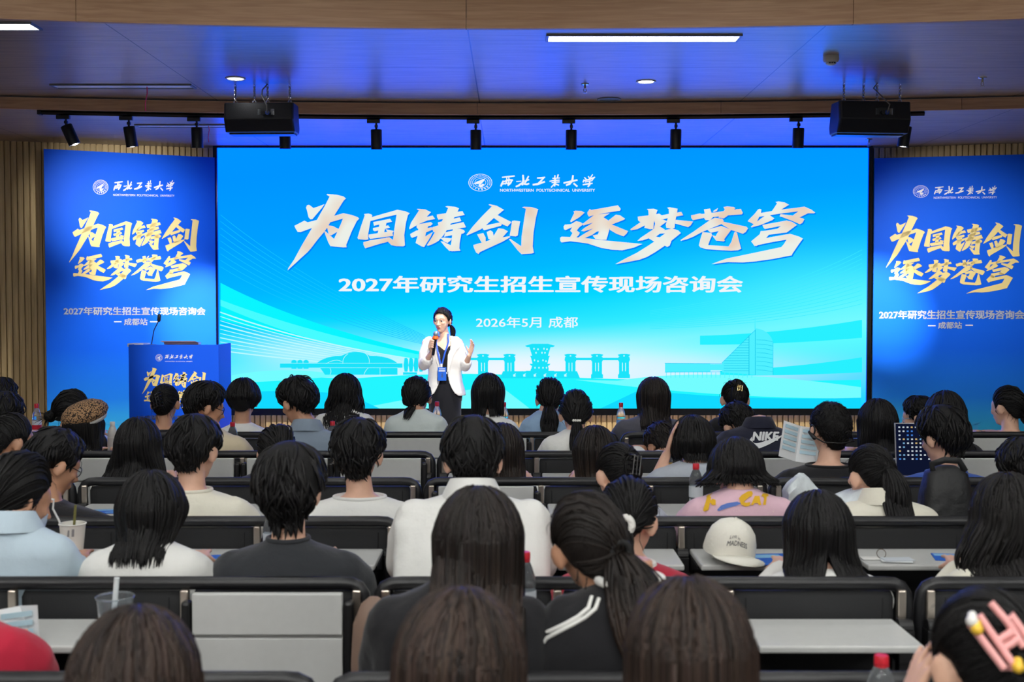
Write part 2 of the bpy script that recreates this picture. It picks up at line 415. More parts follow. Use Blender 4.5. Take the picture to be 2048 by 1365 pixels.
# slatted wall that wraps the stage: one profile run up the whole height
def slat_wall():
    path = [(-9, 11.55), (-3.42, 13.16), (4.12, 13.16), (9, 11.75)]
    prof = []
    for (x0, y0), (x1, y1) in zip(path[:-1], path[1:]):
        L = math.hypot(x1 - x0, y1 - y0); ux, uy = (x1 - x0) / L, (y1 - y0) / L; nx, ny = -uy, ux
        n = int(L / .062)
        for i in range(n):
            s = L * i / n; w = L / n
            for ds, dn in ((0, .045), (.013, .045), (.0135, 0), (w - .0005, 0)):
                prof.append((x0 + ux * (s + ds) + nx * dn, y0 + uy * (s + ds) + ny * dn))
    prof.append((9, 11.75))
    vs = []; fs = []
    for x, y in prof: vs += [(x, y, 0), (x, y, 2.62), (x, y, 2.63), (x, y, Z2 + .02)]
    for i in range(len(prof) - 1):
        a = i * 4; b = a + 4
        fs += [(a, b, b + 1, a + 1), (a + 2, b + 2, b + 3, a + 3)]
        if i % 24 < 11: pass
        fs.append((a + 1, b + 1, b + 2, a + 2))
    mb = MB(); mb.add(vs, fs)
    mb.box((-9, 13.3, 0), (9, 13.4, Z2))
    return mb
struct(slat_wall().build('wall_stage', M_slat, norm=False))
# shadow-gap seams of the slatted panels at left and right
mb = MB()
for (xa, xb, z) in ((-7.6, -4.9, 2.66),):
    pass
# ================================================================ LED wall
YS = 13.0
def sp(px, py, e=0.0): return P(px, py, YS - e)
x0s, x1s = -3.27, 3.955; z0s, z1s = .563, 3.462
led = thing('led_screen', 'huge bright cyan and blue LED wall with a brush-lettered headline behind the speaker', 'screen', ((x0s + x1s) / 2, YS, z0s))
LB = Vector(led.location)
m = bpy.data.materials.new('led_picture_sky'); m.use_nodes = True; nt = m.node_tree; nt.nodes.remove(nt.nodes['Principled BSDF']); L = nt.links.new
g = nt.nodes.new('ShaderNodeTexCoord'); sx = nt.nodes.new('ShaderNodeSeparateXYZ'); L(g.outputs['Object'], sx.inputs[0])
rp = nt.nodes.new('ShaderNodeValToRGB'); mr = nt.nodes.new('ShaderNodeMapRange'); mr.inputs[2].default_value = z1s - z0s
tilt = nt.nodes.new('ShaderNodeMath'); tilt.operation = 'MULTIPLY_ADD'; L(sx.outputs[0], tilt.inputs[0]); tilt.inputs[1].default_value = -.10; L(sx.outputs[2], tilt.inputs[2])
L(tilt.outputs[0], mr.inputs[0]); L(mr.outputs[0], rp.inputs[0])
def half(c): return tuple(v / SCREEN_GAIN for v in lin(c))
stops = [(0, (20, 215, 255)), (.16, (70, 250, 255)), (.22, (110, 245, 255)), (.30, (40, 235, 255)), (.42, (0, 215, 255)), (.55, (0, 185, 255)), (.75, (0, 160, 255)), (1, (0, 148, 255))]
cr = rp.color_ramp
for i, (pos, c) in enumerate(stops):
    e = cr.elements[i] if i < 2 else cr.elements.new(pos)
    e.position = pos; h = half(c); e.color = (h[0], h[1], 1.0, 1)
# the pale haze over the skyline that belongs to the picture
def gauss(axis_out, c, w):
    a = nt.nodes.new('ShaderNodeMath'); a.operation = 'SUBTRACT'; L(axis_out, a.inputs[0]); a.inputs[1].default_value = c
    b = nt.nodes.new('ShaderNodeMath'); b.operation = 'DIVIDE'; L(a.outputs[0], b.inputs[0]); b.inputs[1].default_value = w
    q = nt.nodes.new('ShaderNodeMath'); q.operation = 'MULTIPLY'; L(b.outputs[0], q.inputs[0]); L(b.outputs[0], q.inputs[1])
    return q.outputs[0]
def glow(src, cx, wx, cz, wz, amt, col):
    ad = nt.nodes.new('ShaderNodeMath'); ad.operation = 'ADD'; L(gauss(sx.outputs[0], cx, wx), ad.inputs[0]); L(gauss(sx.outputs[2], cz, wz), ad.inputs[1])
    ng = nt.nodes.new('ShaderNodeMath'); ng.operation = 'MULTIPLY'; L(ad.outputs[0], ng.inputs[0]); ng.inputs[1].default_value = -1
    ex = nt.nodes.new('ShaderNodeMath'); ex.operation = 'EXPONENT'; L(ng.outputs[0], ex.inputs[0])
    am = nt.nodes.new('ShaderNodeMath'); am.operation = 'MULTIPLY'; L(ex.outputs[0], am.inputs[0]); am.inputs[1].default_value = amt
    mx = nt.nodes.new('ShaderNodeMix'); mx.data_type = 'RGBA'; L(am.outputs[0], mx.inputs[0]); L(src, mx.inputs[6]); h = half(col); mx.inputs[7].default_value = (h[0], h[1], h[2], 1)
    return mx.outputs[2]
src = glow(rp.outputs[0], -.1, 1.9, .42, .26, 1.0, (250, 248, 248))
src = glow(src, 1.2, 1.7, .40, .2, .7, (225, 245, 250))
src = glow(src, 3.6, 1.5, 1.1, .5, .5, (120, 255, 255))
src = glow(src, -2.7, .6, .62, .16, .6, (200, 245, 250))
em = nt.nodes.new('ShaderNodeEmission'); em.inputs[1].default_value = SCREEN_GAIN; L(src, em.inputs[0]); L(em.outputs[0], nt.nodes['Material Output'].inputs[0])
M_sky = m
def scr(name, rgb): return emit(name, rgb, 1.0)
MB().box((x0s, YS, z0s), (x1s, YS + .05, z1s)).build('display_panel', M_sky, led, loc=LB).location = (0, 0, 0)
fr = MB(); w = .045
fr.box((x0s - w, YS - .03, z0s - w - .03), (x1s + w, YS + .1, z0s)).box((x0s - w, YS - .03, z1s), (x1s + w, YS + .1, z1s + .02))
fr.box((x0s - w, YS - .03, z0s), (x0s, YS + .1, z1s)).box((x1s, YS - .03, z0s), (x1s + w, YS + .1, z1s))
fr.build('frame', mat('glossy_black_frame', (12, 13, 16), .18), led, loc=LB).location = (0, 0, 0)
def on_screen(name, polys, m, eps, smooth=False):
    mb = MB()
    for q in polys: mb.poly([sp(a, b, eps) for a, b in q])
    o = mb.build(name, m, led, loc=LB, norm=False); o.location = (0, 0, 0); return o
# -- the picture: rays of light, ground, skyline
def ribbon(pts, w):
    return strip2d(pts, w)
def bez(a, b, c, n=14): return [((1 - t) ** 2 * a[0] + 2 * t * (1 - t) * b[0] + t * t * c[0], (1 - t) ** 2 * a[1] + 2 * t * (1 - t) * b[1] + t * t * c[1]) for t in [i / n for i in range(n + 1)]]
band = bez((441, 566), (600, 650), (850, 706)) + bez((850, 716), (620, 690), (441, 640))
on_screen('light_sweep_pattern', [band], scr('led_cyan_bright', (10, 245, 255)), .002)
on_screen('light_sweep_pattern', [bez((441, 600), (620, 668), (850, 712)) + bez((850, 722), (640, 700), (441, 612))], scr('led_cyan_pale', (70, 252, 255)), .003)
lines = []
for i in range(9):
    lines.append(ribbon(bez((441, 430 + i * 13), (600, 560 + i * 9), (850, 672 + i * 2.2)), .9))
on_screen('light_trails_pattern', lines, scr('led_azure_line', (20, 196, 255)), .0035)
lines = []
for i in range(10):
    lines.append(ribbon(bez((441, 625 + i * 8.5), (620, 690 + i * 4.0), (850, 722 + i * 2.0)), 1.3 if i % 3 else 2.2))
on_screen('light_trails_pattern', lines, scr('led_white_line', (190, 250, 255)), .0035)
lines = []
for i in range(13):
    lines.append(ribbon(bez((1724, 500 + i * 9), (1560, 590 + i * 5), (1300, 622 + i * 3)), .8))
on_screen('light_trails_pattern', lines, scr('led_cyan_line', (60, 235, 255)), .0035)
sw = [bez((1724, 640), (1560, 668), (1400, 672)) + bez((1400, 690), (1560, 690), (1724, 676)), bez((1724, 715), (1600, 735), (1440, 742)) + bez((1440, 752), (1600, 752), (1724, 745))]
on_screen('light_sweep_pattern', sw, scr('led_cyan_mid', (40, 240, 255)), .002)
g1 = [(441, 762)] + bez((441, 757), (600, 752), (700, 758), 8) + bez((700, 758), (900, 742), (1060, 752), 8) + bez((1060, 752), (1400, 768), (1722, 760), 8) + [(1722, 818), (441, 818)]
on_screen('ground_pattern', [g1], scr('led_ground', (35, 246, 255)), .004)
on_screen('ground_pattern', [bez((441, 756), (560, 728), (690, 752)) + [(560, 762), (441, 768)], bez((1235, 762), (1420, 732), (1722, 775)) + bez((1722, 797), (1450, 800), (1150, 760)), [(716, 818), (860, 790), (1000, 772), (1060, 818)]], scr('led_ground_pale', (115, 253, 255)), .005)
on_screen('ground_pattern', [bez((441, 790), (560, 775), (700, 790)) + [(760, 818), (441, 818)], bez((1280, 780), (1480, 803), (1722, 796)) + [(1722, 818), (1200, 818)]], scr('led_ground_blue', (18, 218, 255)), .0055)
sky = []; det = []
def col(cx, top=714, bot=757):                                     # a gate tower
    sky.append([(cx - 13, top - 4), (cx - 6, top - 6), (cx + 6, top - 6), (cx + 13, top - 4), (cx + 9, top), (cx - 9, top)])
    sky.append([(cx - 11, top), (cx + 11, top), (cx + 12, top + 7), (cx + 10, top + 10), (cx + 10, bot - 9), (cx + 12, bot - 7), (cx + 12, bot), (cx - 12, bot), (cx - 12, bot - 7), (cx - 10, bot - 9), (cx - 10, top + 10), (cx - 12, top + 7)])
    for dx in (-3, 3): det.append([(cx + dx - .8, top + 12), (cx + dx + .8, top + 12), (cx + dx + .8, bot - 14), (cx + dx - .8, bot - 14)])
    det.append([(cx - 1.4, top - 3), (cx + 1.4, top - 3), (cx + 1.4, top - .5), (cx - 1.4, top - .5)])
for cx in (914, 966, 1019, 1141, 1194, 1248): col(cx)
sky += [[(914, 716), (1019, 716), (1019, 721), (914, 721)], [(1141, 716), (1248, 716), (1248, 721), (1141, 721)]]
sky.append([(1006, 743), (1154, 743), (1160, 757), (1000, 757)])
sky += [[(1062, 738), (1096, 738), (1098, 744), (1060, 744)], [(1052, 742), (1108, 742), (1112, 748), (1048, 748)]]
# the lace-like bronze vessel monument
sky += [[(1050, 692), (1064, 688), (1096, 688), (1110, 692), (1106, 695), (1054, 695)], [(1058, 692), (1102, 692), (1096, 712), (1064, 712)], [(1060, 712), (1100, 712), (1098, 716), (1062, 716)], [(1062, 716), (1098, 716), (1095, 728), (1065, 728)], [(1059, 728), (1101, 728), (1098, 732), (1062, 732)], [(1064, 732), (1096, 732), (1098, 740), (1062, 740)]]
for ax, ay in ((1068, 698), (1076, 699), (1088, 698), (1094, 699), (1072, 706), (1084, 706), (1090, 706), (1069, 721), (1076, 723), (1086, 721), (1092, 723), (1070, 736), (1078, 736), (1086, 736), (1093, 736)):
    det.append([(ax - 1.8, ay), (ax, ay - 2.4), (ax + 1.8, ay), (ax, ay + 2.4)])
for i, q in enumerate((1029, 1049, 1070, 1090, 1111, 1131)):        # the name on the monument's base
    det.append([(q - 3, 750), (q + 3, 747), (q + 1, 751), (q + 3, 753), (q - 2, 754)])
# left: domed stadium with ribs, low wings and round turrets
sky += [bez((632, 728), (650, 712), (683, 712), 6) + bez((683, 712), (712, 696), (740, 712), 8) + bez((740, 712), (780, 712), (796, 728), 6), [(560, 727), (805, 727), (805, 736), (560, 736)], [(640, 736), (795, 736), (795, 750), (650, 750)]]
for cx in (588, 600, 612): sky.append([(cx - 5, 722), (cx, 720), (cx + 5, 722), (cx + 6, 730), (cx + 5, 738), (cx - 5, 738), (cx - 6, 730)])
for cx in (812, 822, 832, 842): sky.append([(cx - 3, 717), (cx + 1, 716), (cx + 4, 719), (cx + 5, 731), (cx + 3, 744), (cx - 3, 744), (cx - 5, 731)])
sky.append([(806, 745), (834, 745), (834, 750), (806, 750)])
det += [strip2d(bez((686, 728), (684, 716), (696, 708), 5), .8), strip2d(bez((738, 728), (741, 716), (730, 706), 5), .8), strip2d([(560, 727), (805, 727)], .8), strip2d([(640, 736), (795, 736)], .8), strip2d(bez((660, 750), (664, 742), (660, 737), 4), .8), strip2d(bez((728, 750), (730, 742), (736, 737), 4), .8), strip2d([(760, 737), (760, 750)], .8), strip2d(bez((652, 728), (672, 716), (684, 724), 5), .7)]
# right: sloped tower and long hall on stilts
sky2 = [[(1330, 727), (1421, 728), (1421, 745), (1330, 745)], [(1421, 729), (1444, 729), (1444, 741), (1421, 741)], [(1444, 726), (1511, 660), (1511, 750), (1444, 745)], [(1511, 658)] + bez((1511, 657), (1538, 660), (1546, 684), 6) + [(1546, 751), (1511, 751)], [(1509.6, 634), (1510.8, 634), (1511.4, 660), (1509, 660)]]
sky2 += [[(1332 + i * 9, 745), (1333.2 + i * 9, 745), (1333.2 + i * 9, 756), (1332 + i * 9, 756)] for i in range(20)]
on_screen('skyline_pattern', sky, scr('led_skyline', (28, 228, 250)), .0065)
on_screen('skyline_pattern', sky2, scr('led_skyline_pale', (80, 240, 255)), .0065)
on_screen('skyline_detail_pattern', det, scr('led_skyline_detail', (200, 250, 255)), .0075)
ln = [strip2d([(1448 + i * 5.2 + 0, 722 - i * 5.2), (1498, 722 - i * 5.2)], 1.1) for i in range(10)] + [strip2d([(1448, 727 + i * 5), (1498, 727 + i * 5)], 1.1) for i in range(4)]
ln += [strip2d([(1513, 680 + i * 8.6), (1530, 681 + i * 8.6), (1546, 684 + i * 8.6)], .8) for i in range(8)] + [strip2d([(1498, 672), (1498, 750)], 1.6), strip2d([(1510.5, 660), (1510.5, 750)], 1.4), strip2d([(1546, 686), (1546, 750)], 1), strip2d([(1330, 727), (1444, 728)], 1.4), strip2d([(1330, 745), (1444, 744)], 1), strip2d([(1444, 726), (1511, 660)], 1)]
on_screen('skyline_detail_pattern', ln, scr('led_skyline_line', (20, 200, 235)), .0075)
# -- the writing
CRE = scr('led_cream', (238, 236, 228)); WHT = scr('led_white', (242, 246, 248))
on_screen('headline_edge', [[(a + 2.2, b + 2.4) for a, b in q] for q in LINE1 + LINE2], scr('led_letter_edge', (0, 128, 250)), .009)  # darker blue offset edge of the letters, part of the picture
mcr = bpy.data.materials.new('led_headline'); mcr.use_nodes = True; nt = mcr.node_tree; nt.nodes.remove(nt.nodes['Principled BSDF'])
tc = nt.nodes.new('ShaderNodeTexCoord'); no = nt.nodes.new('ShaderNodeTexNoise'); no.inputs['Scale'].default_value = 2.6; no.inputs['Detail'].default_value = 1
rr = nt.nodes.new('ShaderNodeValToRGB'); rr.color_ramp.elements[0].position = .42; rr.color_ramp.elements[1].position = .66; rr.color_ramp.elements[0].color = (*lin(236, 240, 232), 1); rr.color_ramp.elements[1].color = (*lin(232, 208, 188), 1)
e = nt.nodes.new('ShaderNodeEmission'); nt.links.new(tc.outputs['Object'], no.inputs[0]); nt.links.new(no.outputs[0], rr.inputs[0]); nt.links.new(rr.outputs[0], e.inputs[0]); nt.links.new(e.outputs[0], nt.nodes['Material Output'].inputs[0])
on_screen('headline_lettering', LINE1 + LINE2, mcr, .011)
on_screen('university_name_lettering', UNI, WHT, .011); on_screen('emblem', EMB, WHT, .011)
def scr_text(name, body, xa, xb, ya, yb, m, bold):
    mb = MB(); o = sp(xa, yb, .011); put_text(mb, body, o, sp(xb, yb, .011) - o, sp(xa, ya, .011) - o, bold)
    ob = mb.build(name, m, led, loc=LB, norm=False); ob.location = (0, 0, 0)
scr_text('university_name_lettering', 'NORTHWESTERN  POLYTECHNICAL  UNIVERSITY', 1000, 1190, 378, 383.5, WHT, .02)
scr_text('event_title_lettering', '2027年研究生招生宣传现场咨询会', 677, 1486, 552, 586, WHT, .032)
scr_text('event_date_lettering', '2026年5月 成都', 952, 1156, 634, 656, WHT, .012)

# ================================================================ printed banners
def banner(name, label, pl, pr, zt, zb, boxes, text, station, sky_x, flip):
    pl = Vector((*pl, 0)); pr = Vector((*pr, 0)); u = (pr - pl).normalized(); n = Vector((u.y, -u.x, 0))
    W_ = (pr - pl).length
    t = thing(name, label, 'banner', (pl + pr) / 2 + Vector((0, 0, zb))); Lc = Vector(t.location)
    def add(mb, nm, m, **k): o = mb.build(nm, m, t, loc=Lc, **k); o.location = (0, 0, 0); return o
    a, b = pl, pr; back = -n * .04
    mb = MB(); mb.prism([a + Vector((0, 0, zb)), b + Vector((0, 0, zb)), b + Vector((0, 0, zt)), a + Vector((0, 0, zt))], back)
    # the print: royal blue turning cyan at its foot, with a hairline sheet joint
    m = bpy.data.materials.new('banner_print'); m.use_nodes = True; nt = m.node_tree; bs = nt.nodes['Principled BSDF']; L = nt.links.new
    tc = nt.nodes.new('ShaderNodeTexCoord'); s_ = nt.nodes.new('ShaderNodeSeparateXYZ'); L(tc.outputs['Object'], s_.inputs[0])
    mr = nt.nodes.new('ShaderNodeMapRange'); mr.inputs[2].default_value = zt - zb; L(s_.outputs[2], mr.inputs[0])
    r = nt.nodes.new('ShaderNodeValToRGB'); cr = r.color_ramp
    for i, (p_, c) in enumerate([(0, (60, 190, 235)), (.12, (30, 130, 235)), (.3, (12, 98, 232)), (1, (10, 88, 222))]):
        e = cr.elements[i] if i < 2 else cr.elements.new(p_); e.position = p_; e.color = (*lin(c), 1)
    L(mr.outputs[0], r.inputs[0]); L(r.outputs[0], bs.inputs['Base Color']); bs.inputs['Roughness'].default_value = .55; bs.inputs['Specular IOR Level'].default_value = .12
    add(mb, 'panel', m)
    def pt(px, py, e=.004): return hit(px, py, pl + n * e, n)
    def polys(nm, qs, m, e=.004):
        mb = MB()
        for q in qs: mb.poly([pt(x, y, e) for x, y in q])
        add(mb, nm, m, norm=False)
    def remap(qs, s, d): return [[(d[0] + (x - s[0]) / (s[2] - s[0]) * (d[2] - d[0]), d[1] + (y - s[1]) / (s[3] - s[1]) * (d[3] - d[1])) for x, y in q] for q in qs]
    GOLD = mat('gold_print', (236, 214, 140), .5); WP = mat('white_print', (238, 240, 242), .5)
    polys('slogan_lettering', remap(LINE1, (575, 388, 1076, 541), boxes[0]) + remap(LINE2, (1120, 403, 1630, 528), boxes[1]), GOLD)
    polys('university_name_lettering', remap(UNI, (937, 348, 1191, 385), boxes[2]), WP); polys('emblem', remap(EMB, (937, 348, 1191, 385), boxes[2]), WP)
    def txt(nm, body, xa, xb, ya, yb, bold, dy=0):
        mb = MB(); o = pt(xa, yb); ux = pt(xb, yb + dy) - o; put_text(mb, body, o, ux, pt(xa, ya) - o, bold); add(mb, nm, WP, norm=False)
    bx = boxes[2]; k = (bx[2] - bx[0]) / 254
    txt('university_name_lettering', 'NORTHWESTERN  POLYTECHNICAL  UNIVERSITY', bx[0] + 63 * k, bx[2], bx[3] - 5 * k, bx[3] + 1, .0, bx[4])
    txt('event_title_lettering', '2027年研究生招生宣传现场咨询会', *text, .032); txt('event_station_lettering', '成都站', *station[0], .03)
    polys('station_lettering', station[1], WP)
    polys('skyline_print_pattern', sky_x, mat('pale_cyan_print', (60, 178, 235), .5), .003)
    return t, pl, pr, n
sk = []
for cx in (208, 224, 240): sk += [[(cx - 6, 843), (cx + 6, 843), (cx + 4, 846), (cx + 4, 862), (cx - 4, 862), (cx - 4, 846)]]
sk += [[(202, 846), (246, 846), (246, 849), (202, 849)], [(104, 806), (120, 820), (160, 846), (104, 846)]]
bl = banner('banner', 'tall blue printed backdrop left of the LED wall behind the lectern, gold brush slogan', (-4.88, 12.2), (-3.285, 12.93), 3.35, .35,
    [(138, 421, 398, 526), (146, 503, 392, 580), (186, 360, 349, 391, 2)], (127, 411, 614, 631), ((248, 295, 637, 651), [[(228, 643), (243, 643), (243, 645), (228, 645)], [(300, 643), (315, 643), (315, 645), (300, 645)]]), sk, 0)
sk = [[(1735, 835), (1790, 850), (1840, 862), (1735, 862)]]
for cx in (1916, 1934, 1952): sk += [[(cx - 7, 845), (cx + 7, 845), (cx + 4, 849), (cx + 4, 866), (cx - 4, 866), (cx - 4, 849)]]
sk += [[(1908, 848), (1960, 848), (1960, 851), (1908, 851)]]
br = banner('banner', 'tall blue printed backdrop right of the LED wall, cut by the picture edge', (4.015, 12.955), (5.73, 12.57), 3.345, .35,
    [(1772, 431, 2044, 536), (1778, 511, 2038, 587), (1826, 371, 1994, 397, -1)], (1758, 2049, 621, 639), ((1876, 1924, 644, 658), [[(1856, 651), (1871, 651), (1871, 653), (1856, 653)], [(1931, 650), (1946, 650), (1946, 652), (1931, 652)]]), sk, 0)
# ================================================================ lectern and what stands on it
lx0, lx1, ly0, ly1, lz = P(257, 690, 10.9).x, P(437, 690, 10.9).x, 10.9, 11.38, P(300, 690, 10.9).z
lec = thing('lectern', 'blue printed lectern with gold slogan in front of the left backdrop', 'lectern', ((lx0 + lx1) / 2, (ly0 + ly1) / 2, 0)); LL = Vector(lec.location)
def ladd(mb, nm, m, **k): o = mb.build(nm, m, lec, loc=LL, **k); o.location = (0, 0, 0); return o
M_lb = mat('lectern_blue_print', (12, 84, 226), .5, spec=.15)
ladd(MB().box((lx0, ly0, .0), (lx1, ly0 + .015, lz)), 'front_panel', M_lb, bevel=.002)
ladd(MB().box((lx1 - .015, ly0 + .016, 0), (lx1, ly1, lz)), 'side_panel', M_lb); ladd(MB().box((lx0, ly0 + .016, 0), (lx0 + .015, ly1, lz)), 'side_panel', M_lb)
ladd(MB().box((lx0 + .016, ly0 + .016, lz - .05), (lx1 - .016, ly1, lz - .025)), 'top', mat('lectern_top_grey', (190, 190, 196), .5))
ladd(MB().box((lx0 + .016, ly0 + .016, .6), (lx1 - .016, ly1, .62)), 'shelf', mat('lectern_top_grey', (190, 190, 196), .5))
nF = Vector((0, -1, 0)); pF = Vector((0, ly0, 0))
def lp(px, py, e=.003): return hit(px, py, pF + nF * e, nF)
def lpoly(nm, qs, m):
    mb = MB()
    for q in qs: mb.poly([lp(x, y) for x, y in q])
    ladd(mb, nm, m, norm=False)
def remap(qs, s, d): return [[(d[0] + (x - s[0]) / (s[2] - s[0]) * (d[2] - d[0]), d[1] + (y - s[1]) / (s[3] - s[1]) * (d[3] - d[1])) for x, y in q] for q in qs]
lpoly('slogan_lettering', remap(LINE1, (575, 388, 1076, 541), (284, 736, 412, 789)) + remap(LINE2, (1120, 403, 1630, 528), (288, 778, 410, 817)), MATS['gold_print'])
lpoly('university_name_lettering', remap(UNI, (937, 348, 1191, 385), (311, 709, 386, 722)), MATS['white_print']); lpoly('emblem', remap(EMB, (937, 348, 1191, 385), (311, 709, 386, 724)), MATS['white_print'])
for nm, body, xa, xb, ya, yb in (('event_title_lettering', '2027年研究生招生宣传现场咨询会', 273, 424, 831, 841), ('event_station_lettering', '— 成都站 —', 325, 372, 846, 855), ('university_name_lettering', 'NORTHWESTERN  POLYTECHNICAL  UNIVERSITY', 330, 385, 722.5, 724.5)):
    mb = MB(); o = lp(xa, yb); put_text(mb, body, o, lp(xb, yb) - o, lp(xa, ya) - o, .03 if nm[0] == 'e' else 0); ladd(mb, nm, MATS['white_print'], norm=False)
ztop = lz - .0235
gm = thing('gooseneck_microphone', 'thin gooseneck microphone standing on the lectern', 'microphone', (P(303, 690, 11.1).x, 11.1, ztop)); GL = Vector(gm.location)
e0 = GL + Vector((0, 0, .02)); e1 = P(318, 641, 11.1)
MB().lathe([(.0, 0), (.05, 0), (.05, .018), (.012, .022), (0, .022)], (0, 0, 0)).build('base', M_black, gm, smooth=True)
MB().tube([Vector((0, 0, .02)), (e1 - GL) * .5 + Vector((-.012, 0, .03)), (e1 - GL)], .005, 8).build('neck', M_dkmetal, gm, smooth=True)
MB().capsule([(e1 - GL), (e1 - GL) + Vector((.003, 0, .045))], .017, 12).build('microphone_head', M_black, gm, smooth=True)
lt = thing('laptop', 'silver laptop lying half closed on top of the lectern', 'laptop', (P(362, 690, 11.15).x, 11.15, ztop))
MB().box((-.165, -.11, 0), (.165, .11, .014)).build('keyboard_base', mat('silver_aluminium', (190, 188, 192), .3, .8), lt, bevel=.004)
MB().box((-.165, -.11, 0), (.165, .0, .008), Matrix.Translation((0, .005, .034)) @ Matrix.Rotation(-.12, 4, 'X')).box((-.165, .005, .016), (.165, .11, .038)).build('lid', mat('pinkish_aluminium', (170, 150, 158), .35, .6), lt, bevel=.003)
pp = tag(MB().box((-.075, -.1, 0), (.075, .1, .03)).build('paper_stack', M_white), 'white stack of papers on the left end of the lectern top', 'papers'); pp.location = (P(272, 690, 11.1).x + .02, 11.12, ztop)
# ================================================================ ceiling fittings
def ceil_light(xa, xb, y, wd, z, label, on, arc_dx=0):
    t = thing('linear_ceiling_light', label, 'ceiling light', ((xa + xb) / 2, y, z), 0, 'linear lights recessed in the ceiling'); h = (xb - xa) / 2
    b = MB(); e = .018
    b.box((-h - e, -wd / 2 - e, -.012), (h + e, -wd / 2, 0)).box((-h - e, wd / 2, -.012), (h + e, wd / 2 + e, 0)).box((-h - e, -wd / 2, -.012), (-h, wd / 2, 0)).box((h, -wd / 2, -.012), (h + e, wd / 2, 0))
    b.build('frame', mat('grey_light_trim', (120, 122, 126), .4), t)
    MB().box((-h, -wd / 2, -.006), (h, wd / 2, 0)).build('diffuser', emit('lit_diffuser_%g' % on, (250, 250, 246), on) if on else mat('unlit_diffuser', (238, 238, 234), .3), t)
    return t
def cp(px, py, z):
    r = ray(px, py); return Vector((0, 0, CAM_Z)) + r * ((z - CAM_Z) / r.z)
a, b = cp(1097, 75, Z1), cp(1475, 75, Z1)
ceil_light(a.x, b.x, a.y, .16, Z1, 'bright linear light above the middle of the stage front', 14)
a = cp(78, 51, Z1); ceil_light(a.x - 1.3, a.x - .03, a.y, .16, Z1, 'bright linear light at the top left corner of the picture', 14)
a, b = cp(104, 169, Z1), cp(388, 175, Z1); ceil_light(a.x, b.x, (a.y + b.y) / 2, .13, Z1, 'unlit linear light with a red ribbon hanging from it, above the left speaker', 0)
a, b = cp(268, 247, Z2), cp(452, 255, Z2); ceil_light(a.x, b.x + .1, (a.y + b.y) / 2, .11, Z2, 'unlit linear light behind the track, left of the hanging speaker', 0)
for x, y, g in [(x, y, g) for y, g in ((6.1, .38), (3.8, .5), (1.2, .95), (-1.4, 1.8), (-4.0, 3.4)) for x in (-4.2, -1.4, 1.4, 4.2)]:
    ceil_light(x - .6, x + .6, y, .16, Z0, 'lit linear light over the audience, outside the picture', ROOM_LIGHT * g)
for px, py, lb in ((471, 157, 'small lit round downlight above the left hanging speaker'), (1292, 163, 'small lit round downlight right of the ceiling middle')):
    p = cp(px, py, Z1); t = thing('downlight', lb, 'downlight', p, 0, 'round downlights')
    MB().lathe([(.066, 0), (.084, 0), (.084, -.008), (.066, -.006)], n=28, close=False).build('rim', M_white, t, smooth=True)
    MB().lathe([(0, -.002), (.066, -.002), (.066, 0), (0, 0)], n=28).build('lens', emit('downlight_lens', (250, 252, 255), 18), t)
p = cp(1218, 198, Z1); t = thing('ceiling_speaker', 'flat round ceiling loudspeaker grille near the stage edge', 'ceiling speaker', p)
MB().lathe([(.09, 0), (.11, 0), (.108, -.01), (.09, -.008)], n=28, close=False).build('rim', mat('grey_light_trim', (120, 122, 126), .4), t, smooth=True)
MB().lathe([(0, -.004), (.09, -.004), (.09, 0), (0, 0)], n=28).build('grille', mat('grey_mesh', (96, 110, 120), .5), t)
p = cp(1662, 112, Z1); t = thing('smoke_detector', 'round beige smoke detector on the ceiling', 'smoke detector', p); MBg = mat('aged_white_plastic', (206, 202, 188), .5)
MB().lathe([(0, 0), (.058, 0), (.06, -.03), (.05, -.048), (0, -.05)], n=28).build('base', MBg, t, smooth=True)
MB().lathe([(0, -.05), (.038, -.05), (.036, -.062), (.02, -.07), (0, -.07)], n=20).build('sensor_cap', MBg, t, smooth=True)
for k in range(3): MB().box((-.006 + (k - 1) * .018, -.039, -.062), (.006 + (k - 1) * .018, -.03, -.053)).build('vent', M_black, t)
for px, py, z, lb in ((1170, 168, Z1, 'brass sprinkler head left of the round downlight'), (1965, 155, Z1, 'sprinkler head near the right edge of the ceiling'), (1738, 278, Z2, 'sprinkler head behind the right hanging speaker')):
    p = cp(px, py, z); t = thing('sprinkler', lb, 'sprinkler', p, 0, 'ceiling sprinklers'); br_ = mat('brass', (180, 165, 130), .3, .9)
    MB().lathe([(0, 0), (.036, 0), (.034, -.008), (.012, -.014), (0, -.014)]).build('escutcheon', M_chrome, t, smooth=True)
    MB().tube([(0, 0, -.014), (0, 0, -.04)], .009, 8).tube([(-.009, 0, -.04), (-.012, 0, -.058), (0, 0, -.072)], .003, 6).tube([(.009, 0, -.04), (.012, 0, -.058), (0, 0, -.072)], .003, 6).build('body', br_, t)
    MB().lathe([(0, -.072), (.02, -.073), (.02, -.076), (0, -.077)]).build('deflector', br_, t)
for (xa, ya, xb, yb, z, lb) in ((294, 172, 291, 222, Z1, 'red ribbon hanging from the unlit linear light at left'), (417, 250, 418, 285, Z2, 'short red ribbon hanging beside the left hanging speaker')):
    p = cp(xa, ya, z); q = P(xb, yb, p.y); d = q - p
    o = MB().tube([(0, 0, 0), d * .3 + Vector((.006, 0, 0)), d * .7 + Vector((-.006, 0, 0)), d], [.009, .011, .009, .012], 6, .3).build('ribbon', mat('red_ribbon', (226, 26, 40), .6), None, smooth=True); o.location = p; tag(o, lb, 'ribbon', 'red ribbons')
